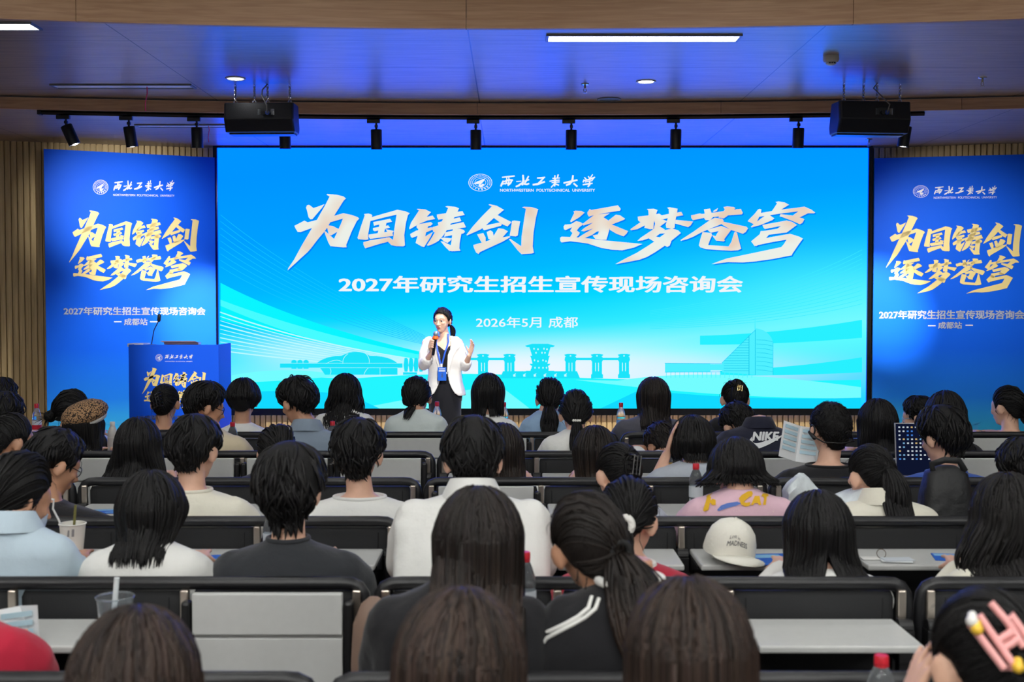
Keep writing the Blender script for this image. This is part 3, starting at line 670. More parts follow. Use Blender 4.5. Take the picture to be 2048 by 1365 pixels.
# lighting track under the second step, and its heads
tr = thing('lighting_track', 'long black lighting track along the wooden ceiling step', 'lighting track', (0, arc2(0), Z2))
xs = [-4.25 + i * .25 for i in range(33)]
xs = [x for x in xs if x < 3.92]
MB().tube([(x, arc2(x) + .06 - arc2(0), -.018) for x in xs], .02, 4).build('rail', M_black, tr)
MB().box((xs[0] - .03, arc2(xs[0]) + .03 - arc2(0), -.04), (xs[0], arc2(xs[0]) + .09 - arc2(0), 0)).build('end_cap', M_black, tr)
def track_spotlight(px, tilt, aim, power, label, size=None, blend=.6):
    # find x on the track whose image column is px
    x = 0.0
    for _ in range(20): x = (px - 1024) / F_PX * (arc2(x) + .06)
    y = arc2(x) + .06
    t = thing('track_spotlight', label, 'spotlight', (x, y, Z2 - .0395), 0, 'black cylinder spotlights on the track')
    MB().box((-.085, -.018, -.035), (.035, .018, .0)).build('adapter', M_black, t, bevel=.003)
    MB().tube([(0, 0, -.035), (0, 0, -.09)], .01, 8).box((-.014, -.014, -.075), (.014, .014, -.05)).build('swivel_arm', M_dkmetal, t)
    R = Matrix.Translation((0, 0, -.09)) @ Matrix.Rotation(tilt, 4, 'Y') @ Matrix.Rotation(.12, 4, 'X')
    hd = MB().lathe([(0, 0), (.046, 0), (.052, -.006), (.052, -.185), (.046, -.185), (.044, -.16), (0, -.158)], n=28, M=R).build('lamp_head', mat('black_lamp_housing', (12, 13, 16), .45), t, smooth=True)
    MB().lathe([(0, -.165), (.043, -.165), (.043, -.16), (0, -.16)], n=20, M=R).build('lens', mat('frosted_lens', (200, 205, 210), .4), t)
    if power:
        ld = bpy.data.lights.new('spot_beam', 'SPOT'); ld.energy = power; ld.spot_size = size or .5; ld.spot_blend = blend; ld.shadow_soft_size = .03; ld.color = (1, .97, .92)
        lo = bpy.data.objects.new('spot_beam', ld); COL.objects.link(lo)
        src = Vector((x, y, Z2 - .03)) + (R @ Vector((0, 0, -.2)))
        lo.location = src; lo.rotation_euler = (Vector(aim) - src).to_track_quat('-Z', 'Y').to_euler()
    return t
HL = hit(385, 600, bl[1], bl[3]); HR = hit(1768, 590, br[1], br[3])
track_spotlight(137, -.38, HL + Vector((-.8, 0, 1.0)), 230, 'leftmost track spotlight, tilted towards the right', 1.0, 1)
track_spotlight(262, -.12, HL + Vector((-.4, 0, .6)), 90, 'second track spotlight from the left, left of the hanging speaker', 1.1, 1)
track_spotlight(397, 0, HL + Vector((-.5, 0, -1.0)), 420, 'third track spotlight from the left, just beside the left hanging speaker', 1.0, 1)
track_spotlight(572, 0, HL + Vector((.1, 0, -.15)), 1100, 'track spotlight mostly hidden behind the left hanging speaker', .4, 1)
track_spotlight(754, 0, (-1.8, 12.4, .0), 300, 'track spotlight right of the left hanging speaker', 1.0, .8)
track_spotlight(952, 0, (-.66, 11.35, 1.2), 200, 'track spotlight above and right of the speaking woman', .5, .8)
track_spotlight(1142, 0, (1.0, 12.4, .0), 300, 'track spotlight above the right half of the university name', 1.0, .8)
track_spotlight(1350, 0, (2.8, 12.4, .0), 300, 'track spotlight above the middle of the right half of the screen', 1.0, .8)
track_spotlight(1594, 0, HR + Vector((-.1, 0, -.1)), 1400, 'track spotlight just left of the right hanging speaker', .42, 1)
track_spotlight(1808, .12, HR + Vector((.8, 0, .3)), 300, 'track spotlight half hidden by the right hanging speaker', 1.1, 1)
# unseen ceiling spotlights, added to brighten the speaker, lectern and lower stage wall
def added_stage_spot(x, y, aim, power, size, label):
    t = thing('added_stage_spotlight', label, 'spotlight', (x, y, Z0), 0, 'added stage spotlights over the audience'); src = Vector((x, y, Z0 - .16)); dv = (Vector(aim) - src).normalized()
    R = Vector((0, 0, -1)).rotation_difference(dv).to_matrix().to_4x4(); R = Matrix.Translation((0, 0, -.16)) @ R
    MB().box((-.05, -.05, -.02), (.05, .05, 0)).tube([(0, 0, -.02), (0, 0, -.12)], .012, 8).build('yoke', M_black, t)
    MB().lathe([(0, .1), (.07, .1), (.075, .08), (.075, -.1), (.07, -.1), (.068, -.07), (0, -.068)], n=24, M=R).build('lamp_head', M_black, t, smooth=True)
    ld = bpy.data.lights.new('added_stage_beam', 'SPOT'); ld.energy = power; ld.spot_size = size; ld.spot_blend = .7; ld.shadow_soft_size = .06; ld.color = (1, .95, .86)
    lo = bpy.data.objects.new('added_stage_beam', ld); COL.objects.link(lo); lo.location = src + dv * .13; lo.rotation_euler = dv.to_track_quat('-Z', 'Y').to_euler()
for x, ax in ((-2.6, -2.4), (.2, .0), (2.8, 2.6)): added_stage_spot(x, 6.0, (ax, 13.1, .2), 1450, .43, 'added unseen stage spotlight on the ceiling over the audience')
# hanging loudspeakers
def hang_speaker(px, py0, py1, wpx, y, label, yaw):
    c = P(px, (py0 + py1) / 2, y); w = wpx * y / F_PX / 2; zt = P(px, py0, y).z; zb = P(px, py1, y).z
    t = thing('hanging_speaker', label, 'loudspeaker', (c.x, y, zb), yaw, 'black loudspeakers hung from the ceiling'); h = zt - zb
    # rear corners chamfered, upper face leaning back: the back of the box faces the audience
    prof = [(-.12, h * .42), (-.10, h), (.10, h), (.16, h * .25), (.14, 0), (-.06, 0.0)]
    b = MB(); k = .93
    r0 = [(-w, p[0], p[1]) for p in prof]; r1 = [(-w * k, p[0] * 1.08, p[1]) for p in prof]; 
    b.loft([[(-w, p[0] * .8, p[1]) for p in prof], [(-w * .95, p[0], p[1]) for p in prof], [(w * .95, p[0], p[1]) for p in prof], [(w, p[0] * .8, p[1]) for p in prof]])
    b.build('cabinet', mat('black_speaker_paint', (20, 21, 24), .42, bump=.1, bscale=180), t, bevel=.008)
    b = MB(); b.box((-w * .93, .0, 0), (w * .93, .13, .012)); b.build('grille', mat('blue_black_grille', (24, 32, 44), .35), t).location = (0, 0, -.012)
    sl = lambda z: -.12 + (z / h - .42) / .58 * .02 - .003
    def plate(xa, xb, za, zb_, nm, m): MB().box((xa, sl(zb_) - .004 - (.0), za), (xb, sl(za) + .006, zb_)).build(nm, m, t)
    lab = mat('white_print_plate', (205, 210, 214), .5)
    plate(w * .0, w * .45, h * .47, h * .78, 'connector_panel', mat('dark_panel', (40, 42, 46), .4))
    plate(w * .0 - .001, w * .08, h * .5, h * .76, 'warning_label', lab); plate(w * .36, w * .46, h * .5, h * .76, 'warning_label', lab)
    for q, mm in ((.17, M_black), (.28, mat('blue_plug', (40, 70, 150), .4))):
        MB().lathe([(0, 0), (.018, 0), (.018, .02), (0, .02)], n=14, M=Matrix.Translation((w * q, sl(h * .62) - .002, h * .62)) @ Matrix.Rotation(PI / 2, 4, 'X')).build('connector', mm, t)
    for q in (-.75, -.2, .18, .82):
        cx = w * q; zc = Z1 - zb; n = 6; z = h
        MB().torus((cx, 0, h + .02), .014, .005, Matrix.Rotation(PI / 2, 4, 'X'), 12, 6).build('eye_bolt', M_chrome, t, smooth=True)
        b = MB()
        for i in range(7):
            zz_ = h + .045 + i * (zc - h - .06) / 7
            b.torus((cx, 0, zz_ + .012), .009, .003, Matrix.Rotation(PI / 2 if i % 2 else 0, 4, 'Z') @ Matrix.Rotation(PI / 2, 4, 'X'), 10, 5, (1, 1.9))
        b.build('chain', M_chrome, t, smooth=True)
    b = MB().tube([(w * .28, sl(h * .62) - .02, h * .62), (w * .3, -.17, h * .85), (w * .1, -.1, h + .06), (w * .05, -.02, h + .12), (w * .18, 0, zc)], .006, 8); b.build('cable', mat('grey_cable', (120, 118, 112), .5), t, smooth=True)
    return t
hang_speaker(523, 209, 266, 139, 9.95, 'black loudspeaker hung on chains above the left end of the screen', -.04)
hang_speaker(1741, 206, 268, 147, 9.9, 'black loudspeaker hung on chains above the right end of the screen', .10)
# ================================================================ seat banks (three seats with folding desks each)
ROW = {'A': 7.55, 'B': 6.58, 'C': 5.58, 'D': 4.56, 'E': 3.55, 'F': 2.63}
M_rail = mat('satin_black_rail', (22, 22, 25), .38, bump=.05, bscale=60)
M_pad = mat('black_seat_fabric', (17, 18, 21), .72, bump=.12, bscale=260)
M_desk = mat('light_grey_desk_laminate', (190, 191, 189), .42, var=.02, vscale=40)
M_post = mat('chrome_post', (196, 186, 174), .28, .95)
M_brk = mat('black_bracket_plastic', (17, 17, 19), .45)
SEATW, HB = .525, .8075
def _desk_down():
    return MB().box((-.232, -.315, .764), (.232, -.03, .786))
def _desk_up():
    return MB().box((-.226, -.078, .745), (.226, -.054, .874))
def seat_bank(row, xc, stowed, label, n=3):
    d = ROW[row]; t = thing('seat_bank', label, 'seats', (xc, d, 0), 0, 'black three-seat banks with folding desks')
    h = n * SEATW / 2 + .022; r = .021
    c = []
    for sx in (-1, 1):
        arc = [(sx * (h - .0), 0, .44), (sx * h, 0, .826), (sx * (h - .004), 0, .854), (sx * (h - .018), 0, .876), (sx * (h - .04), 0, .886), (sx * (h - .07), 0, .888)]
        c = arc if sx < 0 else c + arc[::-1]
    MB().tube(c, r, 12).build('top_rail', M_rail, t, smooth=True)
    for i in range(n + 1):
        x = -n * SEATW / 2 + i * SEATW
        MB().box((x - .013, -.03, .45), (x + .013, -.008, .872)).build('post', M_post, t, bevel=.004)
        b = MB().box((x - .024, -.075, .66), (x + .024, -.005, .76)); b.lathe([(.0, -.022), (.026, -.022), (.026, .022), (0, .022)], n=16, M=Matrix.Translation((x, -.05, .765)) @ Matrix.Rotation(PI / 2, 4, 'Y'))
        b.box((x - .018, -.06, .44), (x + .018, -.02, .66)); b.build('hinge_bracket', M_brk, t, bevel=.003)
    for i in (0, n):
        x = -n * SEATW / 2 + i * SEATW * .98 + (.01 if i == 0 else 0)
        MB().box((x - .02, -.02, .05), (x + .02, .04, .46)).box((x - .025, -.16, 0), (x + .025, .26, .05)).build('leg', M_brk, t, bevel=.004)
    MB().box((-h + .03, 0, .36), (h - .03, .05, .40)).build('beam', M_brk, t)
    for i in range(n):
        x = -n * SEATW / 2 + (i + .5) * SEATW
        b = MB(); w = .245
        rings = []
        for z, y0, y1, k in ((.47, .012, .045, .97), (.49, -.002, .06, 1), (.66, .0, .055, 1), (.845, -.006, .045, 1), (.862, .004, .03, .98)):
            rings.append([(x - w * k, y0 + .008, z), (x - w * k + .03, y0, z), (x + w * k - .03, y0, z), (x + w * k, y0 + .008, z), (x + w * k, y1 - .01, z), (x + w * k - .03, y1, z), (x - w * k + .03, y1, z), (x - w * k, y1 - .01, z)])
        b.loft(rings); 
        for sx in (-1, 1): b.tube([(x + sx * (w - .035), -.003, .50), (x + sx * (w - .035), -.004, .845)], .003, 6)
        b.build('backrest', M_pad, t, smooth=True)
        MB().box((x - .24, .1, .40), (x + .24, .5, .455)).build('seat', M_pad, t, bevel=.02)
        if i in stowed:
            MB().box((x - .226, -.078, .748), (x + .226, -.054, .874)).build('desk', M_desk, t, bevel=.004)
            MB().box((x - .226, -.078, .57), (x + .226, -.054, .738)).box((x - .226, -.054, .735), (x + .226, -.05, .752)).build('desk_flap', M_desk, t, bevel=.004)
            for sx in (-1, 1): MB().box((x + sx * .245 - .014, -.085, .50), (x + sx * .245 + .014, -.04, .85)).build('desk_arm', M_brk, t, bevel=.01)
        else:
            MB().box((x - .232, -.315, .764), (x + .232, -.03, .786)).build('desk', M_desk, t, bevel=.006)
            for sx in (-1, 1):
                MB().prism([(x + sx * .225 - .01, -.03, .764), (x + sx * .225 - .01, -.24, .764), (x + sx * .225 - .01, -.24, .752), (x + sx * .225 - .01, -.03, .70)], (.02, 0, 0)).build('desk_arm', M_brk, t)
    return t
PITCHX = 1.663; X0 = -.43
def bx(k): return X0 + PITCHX * (k + .5)
RN = {'A': 'front row', 'B': 'second row', 'C': 'third row', 'D': 'fourth row', 'E': 'fifth row', 'F': 'sixth row, nearest the camera'}
for row, k, st, ex in (
    ('F', -1, (), 'left bank, rail at the bottom edge'), ('F', 0, (), 'middle bank, rail at the bottom edge'),
    ('E', -1, (2,), 'left bank with one white desk folded down'), ('E', 0, (), 'middle bank behind the person in the black jacket'), ('E', 1, (), 'right bank at the picture edge'),
    ('D', -1, (), 'left bank'), ('D', 0, (), 'middle bank behind the white polo shirt'), ('D', 1, (), 'right bank behind the pair of cards on a ring'),
    ('C', -2, (), 'leftmost bank'), ('C', -1, (), 'bank left of the gap beside the white polo shirt'), ('C', 0, (0,), 'middle bank with one folded desk'), ('C', 1, (), 'right bank behind the blue T-shirt'),
    ('B', -2, (0, 1, 2), 'leftmost bank with folded white desks'), ('B', -1, (0, 1, 2), 'bank left of centre with folded white desks'), ('B', 0, (), 'middle bank'), ('B', 1, (0, 1, 2), 'right bank with folded white desks behind the blue T-shirt'),
    ('A', -2.2, (), 'leftmost bank'), ('A', -1.2, (), 'bank behind the long wavy hair'), ('A', -.32, (0, 1), 'bank with folded white desks left of the speaker'), ('A', .68, (), 'bank right of the standing bottle'), ('A', 1.68, (1, 2), 'rightmost bank with folded white desks')):
    xc = bx(k)
    if row == 'A': xc = .70 + .83 + 1.663 * (round(k + .32) - 1)
    seat_bank(row, xc, st, 'black seat bank, %s, %s' % (RN[row], ex))
# long tables in front of the first row
for i, xc in enumerate((-3.1, -1.0, 1.1, 3.2)):
    t = thing('front_table', 'dark fronted long table before the front row, %s' % ('far left', 'left of the speaker', 'right of the speaker', 'far right')[i], 'table', (xc, 8.36, 0), 0, 'long tables before the front row')
    MB().box((-1.02, -.22, .745), (1.02, .22, .77)).build('tabletop', M_desk, t, bevel=.004)
    MB().box((-1.0, .16, .3), (1.0, .18, .744)).build('front_board', M_brk, t)
    for sx in (-1, 1): MB().box((sx * .97 - .02, .1, 0), (sx * .97 + .02, .155, .744)).build('leg', M_brk, t)
# ================================================================ people
def remesh(mb, voxel, smooth_it=4, name='m'):
    me = bpy.data.meshes.new(name); me.from_pydata(mb.v, [], mb.f)
    bm = bmesh.new(); bm.from_mesh(me); bmesh.ops.recalc_face_normals(bm, faces=bm.faces); bm.to_mesh(me); bm.free()
    o = bpy.data.objects.new(name, me); COL.objects.link(o)
    r = o.modifiers.new('r', 'REMESH'); r.mode = 'VOXEL'; r.voxel_size = voxel; r.use_smooth_shade = True
    if smooth_it:
        s = o.modifiers.new('s', 'SMOOTH'); s.factor = .5; s.iterations = smooth_it
    dg = bpy.context.evaluated_depsgraph_get()
    out = bpy.data.meshes.new_from_object(o.evaluated_get(dg)); bpy.data.objects.remove(o); bpy.data.meshes.remove(me)
    out.name = name; return out
def skin(name, rgb): return mat(name, rgb, .5, bump=.04, bscale=140, var=.05, vscale=30)
SKINS = [skin('skin_fair', (222, 176, 150)), skin('skin_tan', (196, 146, 116)), skin('skin_light', (232, 190, 166))]
def hairmat(name, rgb, rough=.5):
    m = mat(name, rgb, rough, spec=.3, attr='tint', bump=.35, bscale=55, stretch=(6, 6, .35))
    return m
HAIR = {'black': hairmat('black_hair', (17, 16, 17)), 'dark': hairmat('dark_brown_hair', (30, 25, 23)), 'brown': hairmat('brown_hair', (62, 47, 39)), 'soft': hairmat('soft_black_hair', (24, 22, 22), .55)}
def cloth(name, rgb, b=.35, sc=14): return mat(name, rgb, .85, bump=b, bscale=sc, spec=.2, sheen=.15)
CL = {'white': cloth('white_cotton', (226, 226, 222)), 'cream': cloth('cream_cotton', (226, 222, 206)), 'black': cloth('black_cotton', (30, 30, 33)), 'charcoal': cloth('charcoal_cotton', (48, 50, 54)),
      'grey': cloth('dark_grey_cotton', (84, 84, 94)), 'lightgrey': cloth('light_grey_cotton', (170, 176, 186)), 'greyblue': cloth('grey_blue_check', (128, 142, 158)), 'denim': cloth('pale_denim', (150, 180, 212)),
      'pink': cloth('pink_cotton', (222, 184, 198)), 'blue': cloth('royal_blue_cotton', (46, 84, 168)), 'navy': cloth('navy_cotton', (34, 36, 52)), 'sky': cloth('pale_blue_poplin', (186, 204, 216)), 'red': cloth('crimson_knit', (176, 34, 58)),
      'beige': cloth('beige_cotton', (206, 192, 164)), 'sheer': cloth('sheer_white_blouse', (206, 216, 214)), 'trousers': cloth('dark_trousers', (38, 40, 48))}
DZ = (.04, .0, -.02, -.042, -.068, -.105, -.175, -.30, -.42)
class Fig: pass
def smooth01(x): x = max(0., min(1., x)); return x * x * (3 - 2 * x)
def torso_secs(N, hip, sw, girth=1.0):
    k = sw / .205; L = N.z - hip.z
    base = [(.05, .050, .054, .012), (.0, .060, .062, .004), (-.02, .082, .07, 0), (-.042, .128 * k, .08, 0), (-.068, .172 * k, .09, 0), (-.105, .203 * k, .10, 0), (-.175, .205 * k, .112, .0), (-.30, .186 * k * girth, .116, .005), (-.42, .172 * k * girth, .112, .01)]
    out = []
    for dz, rx, ry, dy in base:
        z = N.z + dz * min(1, L / .52)
        f = (N.z - z) / L
        out.append((z, N.x + (hip.x - N.x) * f, N.y + (hip.y - N.y) * smooth01(f) + dy, rx, ry))
    out.append((hip.z, hip.x, hip.y, .186 * k * girth, .128)); out.append((hip.z - .07, hip.x, hip.y + .02, .17 * k, .11))
    return out
def secring(s, infl=0, n=20):
    z, cx, cy, rx, ry = s
    return [Vector((cx + (rx + infl) * math.cos(2 * PI * i / n), cy + (ry + infl) * math.sin(2 * PI * i / n), z)) for i in range(n)]
def sec_at(secs, z):
    for a, b in zip(secs[:-1], secs[1:]):
        if a[0] >= z >= b[0]:
            f = (a[0] - z) / max(1e-6, a[0] - b[0]); return [a[i] + (b[i] - a[i]) * f for i in range(5)]
    return list(secs[1])
def torso_back(secs, x, z):
    for a, b in zip(secs[:-1], secs[1:]):
        if a[0] >= z >= b[0]:
            f = (a[0] - z) / max(1e-6, a[0] - b[0]); q = [a[i] + (b[i] - a[i]) * f for i in range(5)]
            u = (x - q[1]) / q[3]
            if abs(u) < 1: return q[2] - q[4] * math.sqrt(1 - u * u)
            return None
    return None
def hand_prims(mb, W, fwd, palm_n, side, curl=.35, s=1.0, spread=.12):
    """palm plus five separate bent fingers; fwd = direction of the fingers, palm_n = direction the palm faces"""
    f = Vector(fwd).normalized(); n = Vector(palm_n); n = (n - f * n.dot(f)).normalized(); l = f.cross(n) * side
    W = Vector(W)
    for i in range(4):
        o = (i - 1.5) * .019 * s
        mb.capsule([W + l * (o * .6), W + f * .045 * s + l * o * .9, W + f * .085 * s + l * o], [.013 * s, .0125 * s, .011 * s], 8)
        ln = (.066, .076, .071, .055)[i] * s; a = curl * (.8 + .15 * i)
        K = W + f * .088 * s + l * o; dirs = []
        p = [K]; ang = 0
        for q, frac in enumerate((.45, .3, .25)):
            ang += a * (.7, 1.0, .7)[q]
            dd = (f * math.cos(ang) + n * math.sin(ang) + l * (i - 1.5) * spread).normalized(); p.append(p[-1] + dd * ln * frac)
        mb.capsule(p, [.0095 * s, .0088 * s, .008 * s, .0068 * s], 8)
    t0 = W + f * .02 * s - l * .022 * s; td = (f * .62 - l * .62 + n * .45).normalized()
    mb.capsule([t0, t0 + td * .035 * s, t0 + td * .035 * s + (td + f * .5 + n * .2).normalized() * .03 * s], [.0135 * s, .011 * s, .0085 * s], 8)
HC = Vector((0, -.010, .020)); HR_ = (.082, .102, .100)
def head_prims(mb, M):
    def B(c, r, n=16, m=10): mb.ball(c, r, n, m, M=M)
    B((0, -.008, .022), (.0755, .094, .091), 24, 16); B((0, .028, -.028), (.062, .064, .078), 20, 12); B((0, .040, -.078), (.043, .044, .04)); B((0, .066, -.096), (.02, .018, .018))
    B((0, .06, .022), (.055, .034, .04)); B((0, .086, .018), (.036, .012, .012))
    mb.tube([M @ Vector(p) for p in ((0, .088, .012), (0, .098, -.01), (0, .112, -.036), (0, .096, -.044))], [.007, .0085, .0125, .008], 10)
    for s in (-1, 1):
        B((s * .011, .098, -.038), (.008, .009, .007)); B((s * .034, .073, -.022), (.022, .016, .018)); B((s * .03, .081, .002), (.0135, .010, .0075))
        E = M @ Matrix.Translation((s * .083, -.008, -.014)) @ Matrix.Rotation(s * -.55, 4, 'Z') @ Matrix.Rotation(-.2, 4, 'X')
        mb.ball((0, 0, 0), (.011, .023, .034), 12, 8, M=E); mb.ball((0, .004, -.022), (.009, .011, .012), 10, 6, M=E)
        mb.torus((0, 0, 0), .02, .0055, E @ Matrix.Translation((s * .008, -.004, .002)) @ Matrix.Rotation(PI / 2, 4, 'Y'), 14, 6, (1.35, .9)) if False else None
    B((0, .088, -.062), (.023, .011, .0065)); B((0, .087, -.072), (.02, .011, .0075))
HAIRLINE = [(0, -.088), (28, -.086), (48, -.07), (64, -.03), (76, .012), (98, .022), (106, -.006), (112, -.008), (120, .035), (148, .072), (180, .078)]
def zend(psi, nape=0):
    a = abs((math.degrees(psi) + 180) % 360 - 180)
    for (x0, y0), (x1, y1) in zip(HAIRLINE[:-1], HAIRLINE[1:]):
        if x0 <= a <= x1: return y0 + (y1 - y0) * (a - x0) / (x1 - x0) + (nape if a < 60 else 0)
    return .078
TH_C = 1.72
def cap_pt(psi, th, t):
    s, c = math.sin(psi), -math.cos(psi)
    RX, RY, RZ = HR_[0] + t, HR_[1] + t, HR_[2] + t
    if th <= TH_C: return Vector((RX * math.sin(th) * s, HC.y + RY * math.sin(th) * c, HC.z + RZ * math.cos(th)))
    zc = HC.z + RZ * math.cos(TH_C); dz = (th - TH_C) * .1; k = smooth01(dz / .085)
    rx = RX * math.sin(TH_C) * (1 - k) + (.058 + t) * k; ry = RY * math.sin(TH_C) * (1 - k) + (.060 + t) * k; cy = HC.y * (1 - k) - .022 * k
    return Vector((rx * s, cy + ry * c, zc - dz))
def th_end(psi, t, nape=0):
    z = zend(psi, nape); zc = HC.z + (HR_[2] + t) * math.cos(TH_C)
    if z >= zc: return math.acos(max(-1, min(1, (z - HC.z) / (HR_[2] + t))))
    return TH_C + (zc - z) / .1
def lock(mb, pts, w, tint, flat=.45, n=5, taper=None, up=(0, 0, 1), ombre=None):
    m = len(pts); rad = []
    for i in range(m):
        f = i / (m - 1); rad.append(w * (.55 + .45 * min(1, f * 4)) * (1 - .88 * max(0, (f - .55) / .45) ** 1.5) if taper is None else w * taper(f))
    tl = []
    for i in range(m):
        o = 1 + (ombre - 1) * smooth01((i / (m - 1) - .3) / .7) if ombre else 1
        tl += [tuple(c * (o if q == 0 else 1 + (o - 1) * (.75 if q == 1 else .5)) for q, c in enumerate(tint))] * n
    mb.tube(pts, rad, n, flat, True, tl, up)
def tnt(r, a=.55, b=1.7): v = r.uniform(a, b); return (v, v * r.uniform(.94, 1.02), v * r.uniform(.9, 1.04))
def hair_shell_short(mb, MH, t, nape=0, bulk=0.0, lift=lambda f: 1):
    n, m = 56, 14; rings = []
    for j in range(m + 1):
        rg = []
        for i in range(n):
            psi = 2 * PI * i / n; te = th_end(psi, t, nape); f = (j + .03) / m
            edge = 1 - smooth01((f - .8) / .2) * .75
            rg.append(MH @ cap_pt(psi, te * f, t * edge + bulk * edge * (1 - f * .6)))
        rings.append(rg)
    mb.loft(rings, True, (.8, .8, .8))
def hair_short(mb, MH, r, t=.012, bulk=.006, n=330, ln=.055, w=.0062, nape=0, rag=.012, part=0.0, tint=(.55, 1.7), lift=.010):
    hair_shell_short(mb, MH, t, nape, bulk)
    for i in range(n):
        psi = r.uniform(-PI, PI); te = th_end(psi, t, nape); f0 = math.sqrt(r.uniform(.0, .92))
        arc = te * .1; f1 = min(f0 + ln * r.uniform(.7, 1.25) / arc, 1 + rag / arc * r.random()); sw_ = r.gauss(0, .22)
        pts = []
        lf = lift * r.uniform(.3, 1.2)
        for k in range(6):
            f = f0 + (f1 - f0) * k / 5; e = 1 - smooth01((min(f, 1) - .8) / .2) * .75
            tt = t * e + bulk * e * (1 - min(f, 1) * .6) + lf * (.15 + .85 * math.sin(min(1, k / 5 * 1.1) * PI * .6)) * e
            pts.append(MH @ cap_pt(psi + sw_ * k / 5, te * f, tt - .003))
        lock(mb, pts, w * r.uniform(.7, 1.3), tnt(r, *tint), .5, 4)
def hang(fig, p0, psi, L, tip, r=None, wave=0, ph=0, m=12, yawv=0, curl=0, push=.012):
    """strand that leaves the head at p0 and falls; tip = (rx, ry, cy offset) of the ellipse it ends on"""
    rx, ry, cyo = tip; c, s = math.cos(yawv), math.sin(yawv); out = []
    ex, ey = rx * math.sin(psi), cyo - ry * math.cos(psi)
    tx, ty = fig.H.x + ex * c + ey * s, fig.H.y - ex * s + ey * c
    for k in range(1, m + 1):
        f = k / m; q = smooth01(f * 1.15); x = p0.x + (tx - p0.x) * q; y = p0.y + (ty - p0.y) * q; z = p0.z - L * f
        if wave: x += wave * math.sin(f * 9 * (L / .4) + ph) * smooth01(f * 2); y += wave * .6 * math.cos(f * 9 * (L / .4) + ph) * smooth01(f * 2)
        if curl: y += curl * smooth01((f - .6) / .4) * math.cos(psi); x -= curl * smooth01((f - .6) / .4) * math.sin(psi)
        yb = torso_back(fig.secs, x, z)
        if yb is not None and z < fig.N.z + .03: y = min(y, yb - push - .004)
        out.append(Vector((x, y, z)))
    return out
def hair_long(mb, fig, r, L, tip=(.105, .035, -.075), t=.014, n=260, w=.0075, wave=0, psimax=112, curl=0, rag=.10, ombre=None, tint=(.5, 1.7), lockw=1.0, th0=1.60, shell=.9, split=0, bulk=.004, part=0):
    MH = fig.MH; yawv = fig.yaw * .8
    hair_shell_short(mb, MH, t, .01, bulk)
    pm = math.radians(psimax); rows = []
    for j in range(31):
        psi = -pm + 2 * pm * j / 30
        path = [MH @ cap_pt(psi, th0 * (.05 + .95 * k / 12), t + bulk) for k in range(13)]
        edge = 1 - .18 * abs(j - 15) / 15
        hp = hang(fig, path[-1], psi, L * shell * edge, tip, None, 0, 0, 12, yawv, curl)
        for k, v in enumerate(hp): v.x += (1 if j > 15 or (j == 15 and psi > 0) else -1) * split * smooth01((k / 11 - .25) / .75) * (1 - .6 * abs(j - 15) / 15)
        path += hp
        rows.append(path)
    m = len(rows[0]); tl = []
    for p in rows:
        for k in range(m):
            o = 1 + ((ombre or 1) - 1) * smooth01((k / m - .3) / .7); tl.append((.75 * o, .75 * (1 + (o - 1) * .75), .75 * (1 + (o - 1) * .5)))
    mb.add([q for p in rows for q in p], [(j * m + k, (j + 1) * m + k, (j + 1) * m + k + 1, j * m + k + 1) for j in range(30) for k in range(m - 1) if not (split and j in (14, 15) and k > 13)], tl)
    for i in range(n):
        psi = r.uniform(-pm, pm) * (1 if r.random() < .8 else .6); f0 = r.uniform(.06, .8) if r.random() < .6 else r.uniform(.8, 1)
        lf = r.uniform(.001, .006)
        cap = [MH @ cap_pt(psi + .05 * r.gauss(0, 1) * (1 - k / 5), th0 * (f0 + (1 - f0) * k / 5), t + bulk + lf) for k in range(6)] if f0 < .97 else [MH @ cap_pt(psi, th0, t + bulk + lf)]
        Lr = L * (1 - rag * .5 + rag * r.uniform(-.5, .8)) * (1 - .15 * (abs(psi) / pm) ** 2)
        tp = (tip[0] * r.uniform(.85, 1.04), tip[1], tip[2] - lf)
        hp = hang(fig, cap[-1], psi, Lr, tp, r, wave * r.uniform(.6, 1.4), r.uniform(0, 6), 10 if not wave else 18, yawv, curl, .012 + lf)
        for k, v in enumerate(hp): v.x += (1 if psi > 0 else -1) * split * smooth01((k / (len(hp) - 1) - .25) / .75) * (1 - .6 * abs(psi) / pm)
        pts = cap + hp
        lock(mb, pts, w * r.uniform(.6, 1.3) * lockw, tnt(r, *tint), .5, 4, ombre=ombre)
    # hair swept over the front half of the crown
    for i in range(int(n * .25)):
        psi = math.radians(r.uniform(112, 180)) * r.choice((-1, 1)); te = th_end(psi, t); f0 = r.uniform(.05, .5)
        lock(mb, [MH @ cap_pt(psi - math.copysign(.35 * k / 5, psi), te * (f0 + (.98 - f0) * k / 5), t + bulk + .002) for k in range(6)], w, tnt(r, *tint), .5, 4)
def ell_path(MH, a, b, t, n=10, push=.0):
    """path over the skull between two head-space points"""
    R = Vector((HR_[0] + t, HR_[1] + t, HR_[2] + t))
    ua = Vector(((a - HC)[i] / R[i] for i in range(3))); ub = Vector(((b - HC)[i] / R[i] for i in range(3)))
    la, lb = ua.length, ub.length; q0, q1 = ua.normalized(), ub.normalized(); out = []
    dt = q0.dot(q1); c = (q0 + q1) * .5 + Vector((0, .05, 1)) * 1.3 * smooth01((.45 - dt) / 1.2)
    for k in range(n + 1):
        f = k / n; d = (q0 * (1 - f) ** 2 + c * 2 * f * (1 - f) + q1 * f * f).normalized(); l = la + (lb - la) * f + push * math.sin(f * PI)
        out.append(MH @ (HC + Vector((d[i] * R[i] * l for i in range(3)))))
    return out
